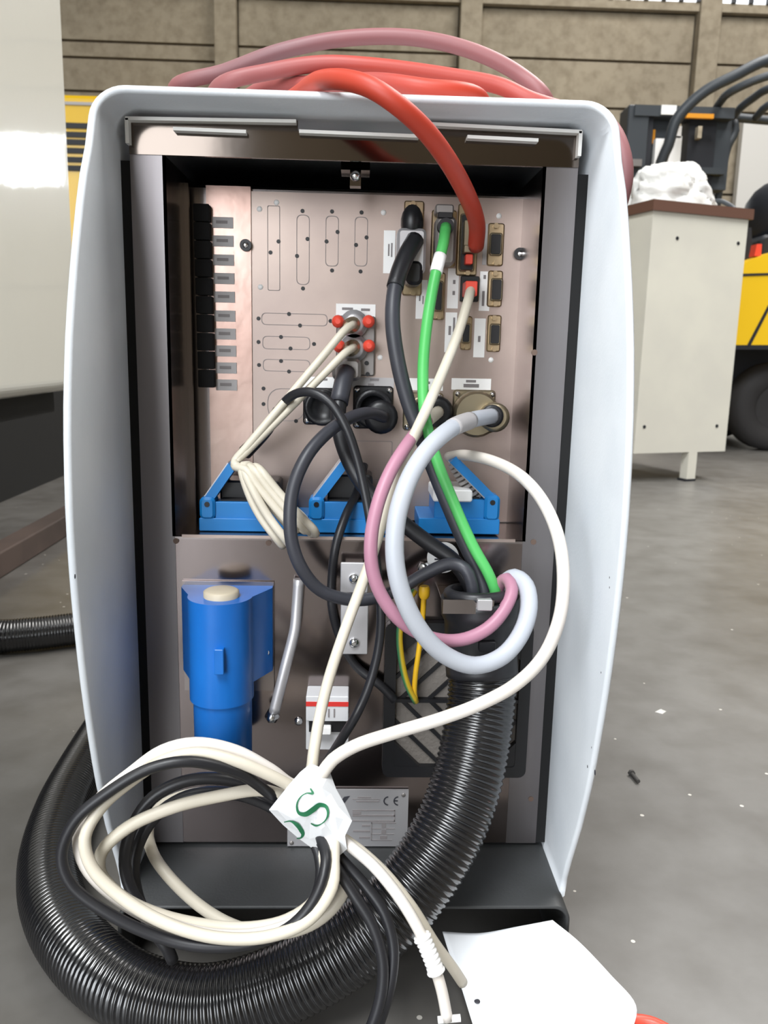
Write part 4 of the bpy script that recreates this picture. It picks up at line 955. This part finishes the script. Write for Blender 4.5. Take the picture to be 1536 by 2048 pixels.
MB().prism([px(1509, 512, 4.1), px(1514, 488, 4.1), px(1524, 488, 4.1), px(1522, 512, 4.1)], 4.1, 4.16).build('red_lever', 'red_pl', fk)
MB().prism([px(1490, 520, 4.2), px(1494, 455, 4.2), px(1503, 455, 4.2), px(1506, 520, 4.2)], 4.2, 4.3).build('console', 'fl_black', fk)
gd = MB()
tp = lambda L, r_: gd.tube(spline([P(*q) for q in L], .03)[0], r_, 10)
tp([(1312, 420, 4.15), (1322, 325, 4.1), (1337, 290, 4.07), (1350, 245, 4.05), (1369, 219, 4.04), (1411, 182, 4.02), (1469, 152, 4.0), (1536, 120, 4.0), (1700, 100, 4.0)], 0.025)
tp([(1365, 226, 4.95), (1430, 231, 4.95), (1480, 236, 4.95), (1536, 241, 4.95), (1700, 252, 4.95)], 0.024)
tp([(1468, 238, 4.95), (1471, 262, 4.95), (1456, 293, 4.95), (1444, 347, 4.95), (1430, 440, 4.95), (1425, 560, 4.95)], 0.022)
tp([(1352, 240, 4.06), (1365, 226, 4.95)], 0.018)
guard = gd.build('overhead_guard', 'fl_dark', fk)
for L in ([(1425, 229, 4.9), (1440, 205, 4.7), (1458, 186, 4.6), (1536, 152, 4.5), (1700, 130, 4.5)], [(1469, 232, 4.9), (1485, 212, 4.75), (1504, 198, 4.7), (1536, 178, 4.6), (1700, 150, 4.6)], [(1511, 236, 4.9), (1536, 211, 4.8), (1700, 170, 4.7)]):
    MB().tube(spline([P(*q) for q in L], .03)[0], 0.021, 8).build('guard_bar', 'fl_dark', guard)
pb = lambda u0, v0, u1, v1, Y0, Y1, nm, m_: pbox(MB(), u0, v0, u1, v1, Y0, Y1).build(nm, m_, mast)
mast = pbox(MB(), 1242, 214, 1284, 640, 4.7, 4.85, .01).build('mast', 'fl_dark', fk)
pb(1284, 232, 1300, 440, 4.72, 4.8, 'mast_channel', 'fl_black')
pb(1270, 212, 1470, 234, 4.69, 4.82, 'mast_crossbar', 'fl_dark')
pb(1300, 232, 1345, 440, 4.78, 4.84, 'mast_shield', 'fl_dark')
pb(1362, 240, 1416, 640, 4.74, 4.86, 'mast_cylinder', 'fl_black')
pb(1416, 240, 1458, 380, 4.76, 4.86, 'mast_upright', 'fl_dark')
pb(1258, 318, 1284, 332, 4.66, 4.7, 'mast_bracket', 'cast')
pb(1400, 335, 1450, 348, 4.7, 4.76, 'mast_bracket', 'fl_dark')
pb(1396, 252, 1404, 276, 4.7, 4.74, 'chain_pin', 'beige_pl')
pb(1323, 210, 1353, 229, 4.68, 4.7, 'white_sticker', 'label')
pb(1302, 259, 1310, 287, 4.76, 4.78, 'orange_sticker', 'orange')
pb(1310, 277, 1334, 330, 4.70, 4.74, 'glare_patch', 'label'); pb(1338, 272, 1362, 330, 4.70, 4.74, 'glare_patch', 'label'); pb(1352, 252, 1363, 276, 4.70, 4.74, 'glare_patch', 'label')  # white plates stand in for bright sun glare on the mast
pbox(MB(), 1373, 227, 1428, 236, 4.6, 4.62).build('yellow_sticker', 'orange', guard)

# debris on the floor
c = PZ(1322, 1421, 0.002); tag(MB().add([(c.x-.008, c.y, .0), (c.x, c.y-.006, 0), (c.x+.008, c.y+.002, 0), (c.x, c.y+.007, 0), (c.x, c.y, .004)], [(0, 1, 4), (1, 2, 4), (2, 3, 4), (3, 0, 4), (3, 2, 1, 0)]).build('paint_flake', 'chip'), 'small white flake lying on the concrete floor', 'debris')
a, c = PZ(1262, 1545, .003), PZ(1277, 1563, .003); sb = MB(); sb.cyl(a, c-a, 0.0022, (c-a).length, 8); sb.cyl(a, c-a, 0.004, 0.003, 6)
tag(sb.build('loose_screw', 'debris'), 'dark loose screw lying on the concrete floor', 'screw')
